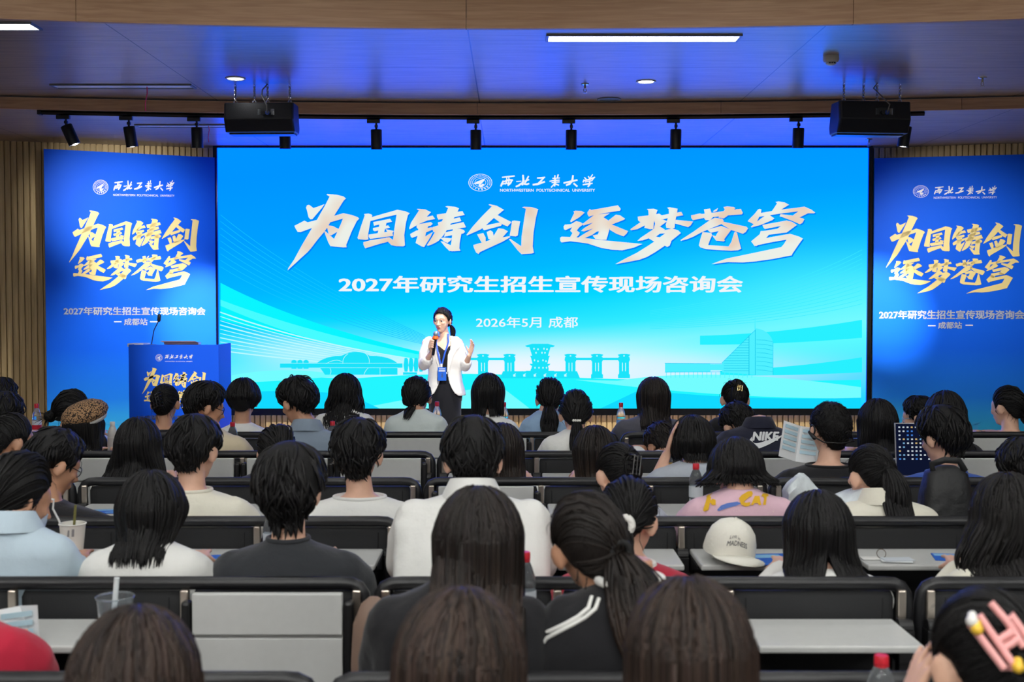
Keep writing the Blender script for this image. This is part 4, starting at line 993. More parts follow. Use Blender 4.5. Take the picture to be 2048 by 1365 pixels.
def hair_tied(mb, fig, r, T, t=.010, n=240, w=.006, tint=(.5, 1.7), nape=.012, loose=6):
    """hair drawn over the skull to the tie point T (head space)"""
    MH = fig.MH; T = Vector(T); N_ = 60; rows = []
    for j in range(N_):
        psi = 2 * PI * j / N_; a = cap_pt(psi, th_end(psi, t * .3, nape), t * .25)
        rows.append(ell_path(MH, a, T, t, 12, .02))
    m = 13; mb.add([q for p in rows for q in p], [(j * m + k, ((j + 1) % N_) * m + k, ((j + 1) % N_) * m + k + 1, j * m + k + 1) for j in range(N_) for k in range(m - 1)], (.75, .75, .75))
    for i in range(n):
        psi = r.uniform(-PI, PI); a = cap_pt(psi, th_end(psi, t * .3, nape) * r.uniform(.9, 1.0), t * .3)
        b = T + Vector((r.gauss(0, .01), 0, r.gauss(0, .01)))
        lock(mb, ell_path(MH, a, b, t + r.uniform(.0, .003), 9, .025), w * r.uniform(.7, 1.2), tnt(r, *tint), .45, 4, lambda f: .5 + .5 * math.sin(min(1, f * 1.3) * PI * .5))
    for i in range(loose):                                          # wisps at the nape and temples
        psi = r.choice((-1, 1)) * math.radians(r.choice((r.uniform(20, 60), r.uniform(98, 112)))); a = MH @ cap_pt(psi, th_end(psi, t * .3, nape), t * .4); L = r.uniform(.03, .09)
        lock(mb, [a, a + Vector((r.gauss(0, .004), 0, -L * .4)), a + Vector((r.gauss(0, .01), .004, -L))], .0022, (1, 1, 1), .6, 4)
def hair_tail(mb, fig, r, T, L, rad=.03, spread=.05, n=70, w=.006, out=.05, side=0.0, tint=(.5, 1.7), wave=.004, ombre=None, rise=.0):
    p0 = fig.MH @ Vector(T); back = (fig.MH.to_3x3() @ Vector((0, -1, .0))).normalized()
    def tail(ax, ay, LL, m=12, ph=0):
        pts = []
        for k in range(m + 1):
            f = k / m; g = math.sin(min(1, f * 2.2) * PI / 2)
            s = (.35 + .65 * math.sin(min(1, f * 1.7) * PI / 2)) * (1 - .45 * smooth01((f - .6) / .4))
            c = p0 + back * out * g + Vector((side * f, 0, rise * math.sin(min(1, f * 4) * PI) - LL * (f ** 1.25)))
            x = c.x + ax * spread * s + wave * math.sin(f * 8 + ph); y = c.y + ay * rad * s; z = c.z
            yb = torso_back(fig.secs, x, z)
            if yb is not None and z < fig.N.z + .02: y = min(y, yb - .02 - (1 + ay) * .012)
            pts.append(Vector((x, y, z)))
        return pts
    core = []
    for a in range(14): core.append(tail(.8 * math.cos(2 * PI * a / 14), .8 * math.sin(2 * PI * a / 14), L * .9))
    m = 13; mb.add([q for p in core for q in p], [(j * m + k, ((j + 1) % 14) * m + k, ((j + 1) % 14) * m + k + 1, j * m + k + 1) for j in range(14) for k in range(m - 1)], (.7, .7, .7))
    for i in range(n):
        a = r.uniform(0, 2 * PI); q = math.sqrt(r.uniform(.35, 1.1)); lock(mb, tail(q * math.cos(a), q * math.sin(a), L * r.uniform(.72, 1.08), 12, r.uniform(0, 6)), w * r.uniform(.6, 1.3), tnt(r, *tint), .5, 4, ombre=ombre)
def hair_bun(mb, fig, r, c, rad, n=46, w=.007, tint=(.5, 1.6)):
    MH = fig.MH; c = Vector(c); mb.ball(c, [q * .93 for q in rad], 18, 12, M=MH)
    for i in range(n):
        ax = Vector((r.gauss(0, 1), r.gauss(0, .6), r.gauss(0, 1))).normalized(); u = ax.orthogonal().normalized(); v = ax.cross(u); a0 = r.uniform(0, 6.28); span = r.uniform(1.2, 2.6)
        h = r.uniform(-.7, .7); q = math.sqrt(1 - h * h); pts = []
        for k in range(8):
            a = a0 + span * k / 7; d = ax * h + u * q * math.cos(a) + v * q * math.sin(a); pts.append(MH @ (c + Vector((d.x * rad[0], d.y * rad[1], d.z * rad[2])) * 1.0))
        lock(mb, pts, w * r.uniform(.7, 1.2), tnt(r, *tint), .5, 4)
def spikes(mb, fig, r, c, n, L, dirn, spread=.6, w=.004):
    MH = fig.MH; c = Vector(c); d0 = Vector(dirn).normalized()
    for i in range(n):
        d = (d0 + Vector((r.gauss(0, spread), r.gauss(0, spread * .5), r.gauss(0, spread)))).normalized(); l = L * r.uniform(.5, 1.1)
        lock(mb, [MH @ c, MH @ (c + d * l * .5), MH @ (c + d * l + Vector((0, 0, -.015)))], w, tnt(r), .5, 4)
def glasses(fig, m=None):
    MH = fig.MH; b = MB()
    for s in (-1, 1):
        b.torus((0, 0, 0), .024, .0022, MH @ Matrix.Translation((s * .033, .091, -.002)) @ Matrix.Rotation(PI / 2, 4, 'X'), 20, 6, (1.05, .85))
        b.tube([MH @ Vector(p) for p in ((s * .056, .09, .0), (s * .076, .05, .004), (s * .084, -.005, .006), (s * .084, -.03, -.014))], .002, 6)
    b.tube([MH @ Vector((-.010, .094, 0)), MH @ Vector((0, .100, .003)), MH @ Vector((.010, .094, 0))], .0018, 6)
    o = b.build('glasses', m or mat('black_spectacle_frame', (16, 18, 26), .3), fig.root, smooth=True, loc=fig.O); o.location = (0, 0, 0); return o
PEOPLE = {}
def person(key, px, top, row, hair, shirt, label, dy=.285, yaw=0, pitch=8, roll=0, hs=1.05, sw=.2, nx=0., sleeve='short', hc='black', sk=0, arms=None, voxel=None, depth=None, girth=1.0, neckline=0.0, reach=.37, ndz=0, collar=None, hood=False, lean=0.0):
    fig = Fig(); r = random.Random(key + 'x'); d = depth or ROW[row] + dy; fig.d = d; fig.r = r
    tp = P(px, top, d); fig.yaw = math.radians(yaw)
    H = tp - Vector((0, 0, .134 * hs)); fig.H = H
    fig.MH = Matrix.Translation(H) @ Matrix.Rotation(-fig.yaw, 4, 'Z') @ Matrix.Rotation(-math.radians(pitch), 4, 'X') @ Matrix.Rotation(math.radians(roll), 4, 'Y') @ Matrix.Scale(hs, 4)
    fw = Vector((math.sin(fig.yaw * .4), math.cos(fig.yaw * .4), 0))
    N = H - fw * .045 + Vector((nx, -lean - .45 * ndz, -.145 * hs + ndz)); fig.N = N
    hip = Vector((N.x - nx * .6, min(N.y, d - .06) - .02, .575)); hip.y = (ROW[row] + .215) if row else N.y - .08
    fig.secs = torso_secs(N, hip, sw, girth)
    O = Vector((hip.x, hip.y, 0)); fig.O = O
    vx = voxel or (.0085 if d > 5 else .007)
    b = MB(); head_prims(b, fig.MH)
    b.tube([fig.MH @ Vector((0, -.012, -.02)), fig.MH @ Vector((0, -.018, -.07)), N + Vector((0, .008, .0)), N + Vector((0, .0, -.08))], [.054, .052, .056, .07], 16)
    b.loft([secring(s, -.004) for s in fig.secs])
    zt = .832
    for s in (-1, 1):
        Sj = N + Vector((s * (sw - .035), .0, -.105)); E = N + Vector((s * (sw - .005), .12, 0)); E.z = max(.74, N.z - .36); Wr = N + Vector((s * .075, reach, 0)); Wr.z = zt
        if ndz > .12: E.z = .83
        E.x += .0; nrm = (0, 0, -1); fd = Vector((-s * .25, 1, .04))
        if arms and s in arms: E, Wr, fd, nrm = [Vector(q) for q in arms[s]]; E = E + N; Wr = Wr + N
        q = .78 if sleeve == 'long' else 1; b.capsule([Sj, Sj.lerp(E, .5), E], [.052 * q, .046 * q, .038 * q], 12); b.capsule([E, E.lerp(Wr, .4), Wr], [.037 * q, .035 * q, .025], 12)
        hand_prims(b, Wr + fd.normalized() * .015, fd, nrm, s, .13)
        setattr(fig, 'arm%d' % s, (Sj, E, Wr))
        hj = hip + Vector((s * .09, .02, 0)); kn = Vector((hip.x + s * .10, hip.y + .42, .535)); an = Vector((hip.x + s * .10, hip.y + .42, .09))
        b.capsule([hj, kn], [.078, .052], 12); b.capsule([kn, kn.lerp(an, .35), an], [.05, .052, .034], 12); b.capsule([an + Vector((0, -.03, -.05)), an + Vector((0, .15, -.06))], [.034, .028], 10)
    me = remesh(b, vx, 3, 'person')
    for v in me.vertices: v.co -= O
    me.materials.append(SKINS[sk]); root = bpy.data.objects.new('person', me); COL.objects.link(root); root.location = O
    tag(root, label, 'person', 'seated audience'); fig.root = root
    # shirt
    b = MB(); inf = .016
    secs = [s for s in fig.secs if s[0] <= N.z - .004 - neckline]
    first = list(sec_at(fig.secs, N.z - max(0, neckline))); first[0] += .004; fig.neck = first
    b.loft([secring(first, .004)] + [secring(s, inf) for s in secs])
    for s in (-1, 1):
        Sj, E, Wr = getattr(fig, 'arm%d' % s)
        if sleeve == 'short': C_ = Sj.lerp(E, .66); b.capsule([Sj + Vector((-s * .02, 0, 0)), Sj.lerp(C_, .5), C_], [.074, .074, .068], 14)
        elif sleeve == 'long':
            C_ = E.lerp(Wr, .88); b.capsule([Sj + Vector((-s * .02, 0, 0)), Sj.lerp(E, .5), E], [.07, .064, .056], 14); b.capsule([E, E.lerp(Wr, .5), C_], [.055, .05, .04], 12)
    me = remesh(b, .011, 3, 'shirt'); rr = random.Random(key + 's'); ox, oz = rr.uniform(0, 9), rr.uniform(0, 9)
    me.update(); nrm = [v.normal.copy() for v in me.vertices]
    for v, nv in zip(me.vertices, nrm):                                # soft folds in the cloth
        c = v.co; q = noise.noise(Vector((c.x * 7 + ox, c.y * 9, c.z * 5 + oz))) * .010 + noise.noise(Vector((c.x * 16 + c.z * 6 + ox, c.y * 11, c.z * 14 - c.x * 9 + oz))) * .005
        k = min(1, max(.2, (N.z - c.z) / .12)) * (1 if q > 0 else .45); v.co = c + nv * q * k - O
    me.materials.append(CL[shirt] if isinstance(shirt, str) else shirt); so = bpy.data.objects.new('shirt', me); COL.objects.link(so); so.parent = root; fig.shirt = so
    if collar:
        zc = N.z + .004 - neckline; b = MB(); rad = .072
        if collar == 'rib': q = fig.neck; b.torus((0, 0, 0), 1, .008, Matrix.Translation((q[1], q[2], q[0])), 34, 8, (q[3] + .006, q[4] + .006))
        else:
            rg = []
            for dz, q in ((-.02, .088), (.012, .074), (.036, .069), (.034, .077), (-.004, .096), (-.03, .108)):
                rg.append([Vector((N.x + q * math.cos(2 * PI * i / 28), N.y + .004 + q * math.sin(2 * PI * i / 28), N.z + dz + .012 * math.sin(2 * PI * i / 28) * -1)) for i in range(28)])
            b.loft(rg, False)
        o = b.build('collar', CL[collar] if collar in CL else (CL[shirt] if isinstance(shirt, str) else shirt), root, smooth=True, loc=O); o.location = (0, 0, 0)
    b = MB(); b.ball(hip + Vector((0, .02, .02)), (.19, .15, .11), 16, 8)
    for s in (-1, 1):
        hj = hip + Vector((s * .09, .02, .01)); kn = Vector((hip.x + s * .10, hip.y + .42, .535)); an = Vector((hip.x + s * .10, hip.y + .42, .12)); b.capsule([hj, kn], [.098, .07], 12); b.capsule([kn, an], [.07, .055], 12)
    me = remesh(b, .02, 1, 'trousers')
    for v in me.vertices: v.co -= O
    me.materials.append(CL['trousers']); o = bpy.data.objects.new('trousers', me); COL.objects.link(o); o.parent = root
    # hair
    hb = MB()
    if hair:
        hair(hb, fig, r)
        for i in range(16):                                            # stray hairs that lift off the crown
            psi = r.uniform(-PI, PI); th = r.uniform(.1, 1.5); tt = r.uniform(.008, .013)
            pts = [fig.MH @ cap_pt(psi + r.gauss(0, .03) * k, th + .12 * k * r.uniform(.6, 1.2), .006 + tt * math.sin(k / 3 * 2.0)) for k in range(4)]
            lock(hb, pts, .0013, (.9, .9, .9), .7, 3)
    if hb.v:
        o = hb.build('hair', HAIR[hc], root, smooth=True, loc=O, colors=True, norm=False, autos=False); o.location = (0, 0, 0); fig.hair = o
    PEOPLE[key] = fig; return fig
def attach(fig, mb, name, m, **k):
    o = mb.build(name, m, fig.root, loc=fig.O, smooth=k.pop('smooth', True), **k); o.location = (0, 0, 0); return o
def scrunchie(fig, T, R, r, m, name='hair_tie', sc=(1, 1)):
    M = fig.MH @ Matrix.Translation(Vector(T)) @ Matrix.Rotation(PI / 2, 4, 'X')
    return attach(fig, MB().torus((0, 0, 0), R, r, M, 22, 8, sc), name, m)
def claw_clip(fig, c, m, h=.08, w=.035, ang=.3):
    """two rows of curved prongs joined along a spine"""
    M = fig.MH @ Matrix.Translation(Vector(c)) @ Matrix.Rotation(ang, 4, 'Y'); b = MB()
    b.tube([M @ Vector((0, -.012, h / 2 - h * k / 6)) for k in range(7)], .0045, 8)
    for s in (-1, 1):
        for k in range(5):
            z = h / 2 - h * k / 4.0
            b.tube([M @ Vector((0, -.012, z * .8)), M @ Vector((s * w * .6, -.010, z)), M @ Vector((s * w, .006, z)), M @ Vector((s * w * .9, .022, z))], .0035, 6)
        b.tube([M @ Vector((s * w * .62, -.0105, h / 2)), M @ Vector((s * w * .62, -.0105, -h / 2))], .004, 6)
    return attach(fig, b, 'claw_clip', m)
HAIR['chestnut'] = hairmat('chestnut_hair', (44, 34, 29))
def short(**k): return lambda b, f, r: hair_short(b, f.MH, r, **k)
def long_(L, **k): return lambda b, f, r: hair_long(b, f, r, L, **k)
def tied(T, **k):
    tail = k.pop('tail', None); bun = k.pop('bun', None); sp_ = k.pop('spk', None)
    def g(b, f, r):
        hair_tied(b, f, r, T, **k)
        if tail: hair_tail(b, f, r, T, **tail)
        for c, rad in (bun or ()): hair_bun(b, f, r, c, rad)
        for a in (sp_ or ()): spikes(b, f, r, *a)
    return g
ST = mat('white_satin_tie', (225, 222, 216), .6, bump=.6, bscale=60); BT = mat('black_elastic', (15, 15, 16), .7)
# ---------------------------------------------------------------- front row, left to right
f = person('A0', 2, 757, 'A', short(bulk=.012), 'charcoal', 'person at the left picture edge, dark hair just showing against the slatted wall', yaw=35)
glasses(f)
f = person('A13', 146, 782, 'A', tied((-.055, -.095, -.045), tail=None, bun=[((-.07, -.115, -.05), (.036, .034, .036))], spk=[((-.085, -.12, -.06), 16, .09, (-1, -.3, -.5))]), 'black', 'person with a messy low bun in a pale scrunchie, behind the leopard beret', yaw=25, pitch=14, sw=.18, ndz=0.06)
scrunchie(f, (-.05, -.095, -.035), .03, .011, ST)
f = person('A1', 330, 765, 'A', tied((.0, -.108, .03), bun=[((-.012, -.112, .02), (.034, .026, .06))], loose=14), 'black', 'person with black clipped-up hair and bare neck in front of the lectern', pitch=4, sw=.18, sk=1, neckline=.02)
claw_clip(f, (-.012, -.142, .02), mat('dark_clip', (20, 18, 20), .25), .085, .028, -.25)
person('A3', 487, 759, 'A', long_(.085, tip=(.085, .075, -.03), t=.017, rag=.25, curl=.012, n=240), 'white', 'person with short black bob and white shirt, right of the lectern', sw=.19, sk=1)
person('A5', 691, 749, 'A', long_(.26, tip=(.115, .03, -.075), t=.014, wave=.02, rag=.4, n=170, w=.006, shell=.45), 'white', 'person with long wavy black hair loose over a white shirt', pitch=4, sw=.19, ndz=0.07)
f = person('A6', 834, 754, 'A', tied((-.015, -.10, -.055), tail=dict(L=.09, spread=.028, rad=.02, n=36, out=.01, side=-.045), loose=10), 'sheer', 'person in a sheer white long-sleeved blouse with hair tied low, left of the speaker', sleeve='long', sw=0.195, sk=1, ndz=0.08)
f = person('A7', 976, 749, 'A', long_(.17, tip=(.10, .06, -.05), t=.015, rag=.08, n=300, w=.007, split=.014), 'white', 'person with straight glossy black hair to the shoulders, right of the speaker', sw=0.185, ndz=0.03)
f = person('A8', 1100, 757, 'A', tied((-.008, -.108, -.045), tail=dict(L=.27, spread=.055, rad=.03, n=70, out=.075)), 'denim', 'person in a pale denim shirt with a thick low ponytail', sleeve='long', sw=0.165, nx=-.02, ndz=0.08)
scrunchie(f, (-.008, -.116, -.045), .016, .006, BT)
person('A10', 1307, 757, 'A', long_(.23, tip=(.10, .045, -.055), t=.015, rag=.12, tint=(.5, 2.0), n=260), 'grey', 'person in a dark grey T-shirt with long brown-tinged hair over one shoulder', nx=-.03, sw=.22, hc='dark', pitch=12, ndz=0.055)
f = person('A11', 1470, 757, 'A', tied((.0, -.09, .06), bun=[((.0, -.075, .085), (.04, .035, .035))], loose=6), 'black', 'person with hair pinned up in a gold claw clip, black top, behind the sportswear hoodie', pitch=10, sw=.18, ndz=0.07)
claw_clip(f, (.012, -.104, .06), mat('pale_gold', (220, 190, 130), .25, .9), .036, .022, .1)
f = person('A16', 1838, 793, 'A', short(bulk=.008, nape=-.02), 'charcoal', 'person with dark hair and glasses in profile, right of the open laptop', yaw=-58, pitch=10, sw=.18)
glasses(f, mat('clear_blue_frame', (150, 190, 215), .2))
f = person('A18', 2014, 773, 'A', tied((.035, -.10, -.05), bun=[((.04, -.115, -.07), (.045, .035, .05))], loose=12), 'cream', 'person with a braided low bun and cream top before the right backdrop', yaw=-32, pitch=6, sw=.21, sk=0, neckline=.02)
# ---------------------------------------------------------------- second row
person('B0', 10, 786, 'B', short(bulk=.012), 'black', 'person at the left picture edge behind the first one, dark short hair', yaw=20)
BER = mat('leopard_felt', (150, 112, 80), .9)
f = person('B1', 168, 808, 'B', long_(.19, tip=(.115, .05, -.05), n=240, rag=.1), 'cream', 'person in a leopard print beret with long dark hair', sw=.19, pitch=6, ndz=0.04)
f = person('B2', 411, 766, 'B', short(bulk=.014, t=.014, ln=.06), 'beige', 'person in profile with round glasses and short black hair, beige shirt, before the lectern', yaw=62, pitch=16, sk=1, nx=.06, sw=.2, ndz=0.02)
glasses(f)
f = person('B4', 594, 758, 'B', short(bulk=.018, t=.014, ln=.06, lift=.014), 'greyblue', 'person in a grey-blue collared shirt with short black hair, looking down left', yaw=-48, pitch=22, sk=1, nx=.05, sw=.22, collar='shirt', ndz=0.02)
f = person('B9', 1151, 782, 'B', tied((.0, -.112, -.05), tail=dict(L=.27, spread=.04, rad=.025, n=60)), 'white', 'person with a ponytail held by a pearl hair tie, white top', sw=.19, pitch=12, ndz=0.07)
o = MB()
for q in (-1.5, -.5, .5, 1.5): o.ball(f.MH @ Vector((q * .012, -.128, -.048)), .008, 10, 6)
attach(f, o, 'pearl_hair_tie', mat('pearl', (230, 228, 222), .2))
f = person('B23', 1326, 845, 'B', short(bulk=.008, nape=-.02), 'white', 'person slumped forward in a white shirt with only the dark hair showing', dy=0.6, reach=.16, pitch=55, roll=-15, nx=.02, ndz=0.13, hc='dark', sk=1, sw=.2)
f = person('B12', 1478, 806, 'B', short(bulk=.012, ln=.06), 'navy', 'person in a dark hoodie with a large white sportswear logo, head bowed', dy=0.55, reach=.2, pitch=55, roll=-14, nx=.085, ndz=0.185, sleeve='long', sw=.23, girth=1.1, collar='navy', lean=0.05)
NIKE = f
person('B19', 1755, 800, 'B', long_(.22, tip=(.125, .05, -.05), n=320, rag=.08), 'charcoal', 'person with long straight black hair left of the laptop', sw=0.175, pitch=4, ndz=0.03)
person('B17', 1891, 784, 'B', long_(.24, tip=(.13, .05, -.05), n=220), 'black', 'person with long black hair and black top, mostly behind the blue T-shirt', sw=0.19, sleeve='long', ndz=0.03)
# ---------------------------------------------------------------- third row
f = person('C15', 24, 827, 'C', tied((-.055, -.085, -.02), tail=dict(L=.2, spread=.035, rad=.025, n=40)), 'black', 'person at the left edge with ponytail in white hair tie, third row', yaw=42, pitch=10, sk=1, sw=.18, ndz=0.05)
scrunchie(f, (-.06, -.09, -.02), .022, .009, ST)
person('C28', 277, 838, 'C', long_(.22, tip=(.15, .05, -.05), n=320, rag=.12, w=.008), 'white', 'person with wide long black hair hanging over the seat back, behind the lectern', sw=.19, pitch=4, ndz=0.05)
f = person('C30', 553, 851, 'C', tied((.03, -.105, -.04), bun=[((.045, -.10, -.055), (.03, .03, .04))]), 'navy', 'person in a black top with smooth tied hair between two white shirts', sw=.2, nx=-.04, pitch=16, ndz=0.06)
person('C34', 1004, 849, 'C', long_(.2, tip=(.115, .05, -.05), n=240, tint=(.5, 2.0), ombre=1.6, rag=.14), 'white', 'person with dark brown hair beside the white polo shirt, half hidden', hc='dark', sw=.19, nx=.04, ndz=0.04)
person('C24', 1190, 854, 'C', long_(.24, tip=(.09, .05, -.05), n=220, ombre=3.4, rag=.1), 'charcoal', 'person with straight black hair fading to brown tips', hc='dark', sw=.17, ndz=0.04)
f = person('C22', 1385, 836, 'C', long_(.10, tip=(.115, .085, -.03), t=.02, curl=.02, n=300, rag=.2), 'lightgrey', 'person with a full black bob scratching the head with a raised hand, light grey shirt', sw=.21, neckline=0.01, arms={-1: ((-.235, .06, -.22), (-.135, .05, .02), (.25, -.1, 1), (.9, -.2, 0))}, ndz=0.09)
f = person('C20', 1660, 801, 'C', short(t=.002, bulk=.006, ln=.018, lift=.008, w=.0024, n=1700, tint=(.6, 1.9), rag=.006), 'black', 'person with cropped hair and a behind-the-neck headset, black T-shirt, reading a brochure', yaw=-12, pitch=2, hs=1.1, sw=.24, sk=0, neckline=.02, nx=-.02, collar='rib')
MH = f.MH; b = MB()
b.tube([MH @ Vector(p) for p in ((-.09, .0, -.01), (-.094, -.03, -.03), (-.075, -.085, -.05), (0, -.115, -.055), (.075, -.085, -.05), (.094, -.03, -.03), (.09, .0, -.01))], .004, 8)
for s in (-1, 1): b.capsule([MH @ Vector((s * .092, -.03, -.035)), MH @ Vector((s * .095, .01, -.012))], [.011, .009], 10); b.torus((0, 0, 0), .022, .004, MH @ Matrix.Translation((s * .09, -.01, .0)) @ Matrix.Rotation(PI / 2, 4, 'Y'), 14, 6)
attach(f, b, 'headset', mat('black_headset_plastic', (14, 14, 15), .35))
b = MB(); pts = [Vector((f.N.x + .05 - .05 * k / 8, 0, f.N.z - .02 - .35 * k / 8)) for k in range(9)]
f = person('C21', 1884, 819, 'C', short(t=.016, bulk=.02, ln=.07, lift=.016, nape=-.012, n=420, rag=.03), 'blue', 'person in a royal blue T-shirt with fluffy black hair and glasses', yaw=-28, pitch=16, hs=1.08, sw=.24, sk=0, neckline=.015, collar='rib', reach=0.06)
glasses(f)
# ---------------------------------------------------------------- fourth row
f = person('D36', 108, 861, 'D', short(bulk=.012, ln=.05), 'black', 'person in a black T-shirt with short hair and glasses looking right, behind the paper cup', yaw=46, pitch=24, sk=1, sw=.23, reach=0.1)
glasses(f)
person('D29', 390, 834, 'D', short(bulk=.014, t=.013, ln=.06), 'cream', 'person in a cream T-shirt with short black hair and a bare neck', sk=0, sw=.23, pitch=10, neckline=.01, yaw=14, collar='rib')
person('D31', 717, 843, 'D', short(bulk=.016, t=.014, ln=.06, lift=.016, nape=-.01), 'white', 'person in a white T-shirt with tousled short hair, beyond the mop of black hair', sk=0, sw=.22, neckline=.02, nx=.01, collar='rib')
f = person('D25', 1236, 880, 'D', tied((.0, -.105, .03), bun=[((.0, -.112, .02), (.034, .03, .06))], loose=14), 'lightgrey', 'person with clipped-up dark hair and a grey scarf, left of the pink shirt', yaw=-24, sw=.19, nx=-.02, ndz=0.07)
claw_clip(f, (.0, -.145, .03), mat('dark_clip', (20, 18, 20), .25), .075, .024, .2)
f = person('D26', 1472, 881, 'D', long_(.075, tip=(.145, .085, -.035), t=.018, curl=-.03, n=340, rag=.35), 'pink', 'person in a pink T-shirt with yellow lettering and a flared black bob', sw=.215, pitch=14, girth=1.1, ndz=0.105)
PINK = f
f = person('D27', 1742, 884, 'D', tied((.006, -.105, .03), tail=dict(L=.34, spread=.055, rad=.035, n=130, out=.06, w=.007), loose=14), 'cream', 'person in a cream jacket with a long straight ponytail beside the black backpack', yaw=-20, pitch=8, sleeve='long', sw=.22, nx=.02, collar='cream', ndz=0.075)
person('D44', 2046, 880, 'D', short(bulk=.014, nape=-.01), 'black', 'person at the right picture edge with dark hair beside the red bottle cap', yaw=-30, sk=1)
# ---------------------------------------------------------------- fifth row
f = person('E37', 36, 913, 'E', tied((.05, -.10, -.06), tail=dict(L=.30, spread=.055, rad=.035, n=110, out=.05, side=.04), loose=14), 'sky', 'person in pale blue shirt and face mask at the left edge, white scrunchie', yaw=46, pitch=20, sk=1, sleeve='long', sw=0.2, nx=.02, collar='shirt', ndz=0.09)
scrunchie(f, (.05, -.11, -.06), .03, .014, ST)
b = MB(); b.loft([[f.MH @ Vector((x * q, y, z)) for x, y in ((-.05, .06), (-.03, .092), (0, .112), (.03, .092), (.05, .06), (.03, .085), (0, .105), (-.03, .085))] for z, q in ((-.025, .9), (-.06, 1.05), (-.1, .9))]); attach(f, b, 'face_mask', mat('pale_blue_mask', (200, 214, 224), .8))
person('E35', 304, 944, 'E', long_(.155, tip=(.085, .04, -.08), n=320, rag=.3, w=.007), 'white', 'person in a plain white T-shirt with long straight black hair', sw=0.19, pitch=4, girth=1.1, ndz=0.085)
person('E32', 580, 898, 'E', short(t=.018, bulk=.022, ln=.075, lift=.012, nape=-.02, n=480, w=.007, rag=.045, tint=(.5, 2.2)), 'charcoal', 'person in a charcoal T-shirt with thick mop of black hair', sk=0, sw=0.232, pitch=6, collar='rib', neckline=0.0, girth=1.1)
person('E33', 946, 838, 'E', short(t=.013, bulk=.014, ln=.06, nape=-.006, n=480, w=.006), 'white', 'tall person in a white polo shirt with short black hair in the middle', sk=0, sw=.25, dy=.5, reach=.2, hs=1.07, pitch=10, nx=-.0, collar='shirt', girth=1.1, ndz=0.065)
f = person('E41', 1258, 955, 'E', tied((.035, -.108, -.02), tail=dict(L=.14, spread=.03, rad=.02, n=30, side=.03, ombre=1.8), loose=8), 'red', 'person in a crimson top with white trim, ponytail in a white scrunchie', yaw=28, pitch=12, sk=0, sw=.2, ndz=0.03)
scrunchie(f, (.036, -.120, -.02), .024, .012, ST)
attach(f, MB().torus((0, 0, 0), .085, .010, Matrix.Translation((f.N.x, f.N.y, f.N.z - .012)), 30, 8), 'white_trim', CL['white'])
f = person('E42', 1637, 986, 'E', long_(.2, tip=(.115, .05, -.06), n=360, rag=.1, w=.008, split=.035), 'white', 'person with glossy long black hair between the white cap and the card ring', sleeve='long', sw=.2, pitch=10, ndz=0.065, reach=0.25)
person('E43', 2012, 949, 'E', long_(.24, tip=(.165, .07, -.05), n=320, wave=.012, rag=.2, w=.008), 'cream', 'person at the right edge with loose wavy black hair over a cream top', sleeve='long', sw=.2, pitch=2, hc='soft', ndz=0.03, reach=0.25)
# ---------------------------------------------------------------- sixth row
person('F49', -118, 985, 'F', short(), 'red', 'person at the lower left edge of whom only a crimson sleeve shows', sw=.23, nx=.0, reach=0.2)
person('F39', 957, 978, 'F', long_(.36, tip=(.105, .05, -.05), n=420, ombre=3.0, rag=.14, tint=(.5, 2.0), w=.0075), 'black', 'person in a black jacket with long dark brown hair, behind the white polo shirt', hc='dark', sw=0.215, sleeve='long', pitch=4, girth=1.1, ndz=0.08, nx=-0.045)
f = person('F40', 1174, 983, 'F', tied((.045, -.10, -.02), tail=dict(L=.30, spread=.075, rad=.035, n=130, out=.06, side=.05, ombre=3.4, w=.007), loose=10), 'black', 'person in a black jacket with a long brown ponytail, head tilted left', hc='dark', yaw=-16, pitch=6, roll=-10, sleeve='long', sw=0.21, nx=0.1, sk=1, ndz=0.075, hs=1.0)
scrunchie(f, (.045, -.108, -.02), .024, .01, BT)
attach(f, MB().torus((0, 0, 0), .078, .012, Matrix.Translation((f.N.x - .005, f.N.y, f.N.z - .0)), 30, 8), 'white_collar', CL['white'])
for q in (0, 1):
    b = MB(); pts = []
    for k in range(9):
        z = f.N.z - .03 - .16 * k / 8; x = f.N.x - .085 - .135 * smooth01(k / 6) - q * .016; yb = torso_back(f.secs, x, z); pts.append(Vector((x, (yb if yb is not None else f.N.y) - .02, z)))
    attach(f, b.tube(pts, .005, 6), 'white_stripe', CL['white'])
# ---------------------------------------------------------------- row behind, closest to the camera
G = 2.0
person('G45', 272, 1219, None, long_(.36, tip=(.13, .06, -.05), n=460, tint=(.5, 2.0), rag=.1, w=.006, t=.012, ombre=2.6, split=.02), 'charcoal', 'person with long straight brown hair, nearest the camera at lower left', depth=G, hc='chestnut', sw=.2)
person('G46', 922, 1183, None, long_(.3, tip=(.115, .07, -.04), n=460, wave=.02, tint=(.4, 2.3), rag=.3, w=.007, t=.013, ombre=2.6), 'black', 'person with loosely curled dark brown hair, nearest the camera in the middle', depth=G, hc='chestnut', sw=0.18, yaw=20)
person('G47', 1378, 1162, None, long_(.42, tip=(.14, .06, -.05), n=520, tint=(.45, 2.0), rag=.1, w=.006, t=.013, ombre=2.8), 'black', 'person with very long straight brown hair, nearest the camera right of the middle', depth=G, hc='chestnut', sw=0.185)
f = person('G48', 1975, 1163, None, tied((.01, -.10, .03), bun=[((.02, -.105, .02), (.05, .03, .06))], loose=10, n=420, w=.005), 'black', 'person with dark pinned-up hair and a pink and yellow hair clip, bottom right', depth=G, sk=0, hc='black', sw=.2, yaw=-10, pitch=4, arms={-1: ((-.24, .12, -.22), (-.14, .08, .0), (.3, .1, 1), (1, 0, 0))})
M = f.MH @ Matrix.Translation((-.05, -.122, .066)) @ Matrix.Rotation(-.5, 4, 'X') @ Matrix.Rotation(-.42, 4, 'Y') @ Matrix.Scale(.74, 4); b = MB()
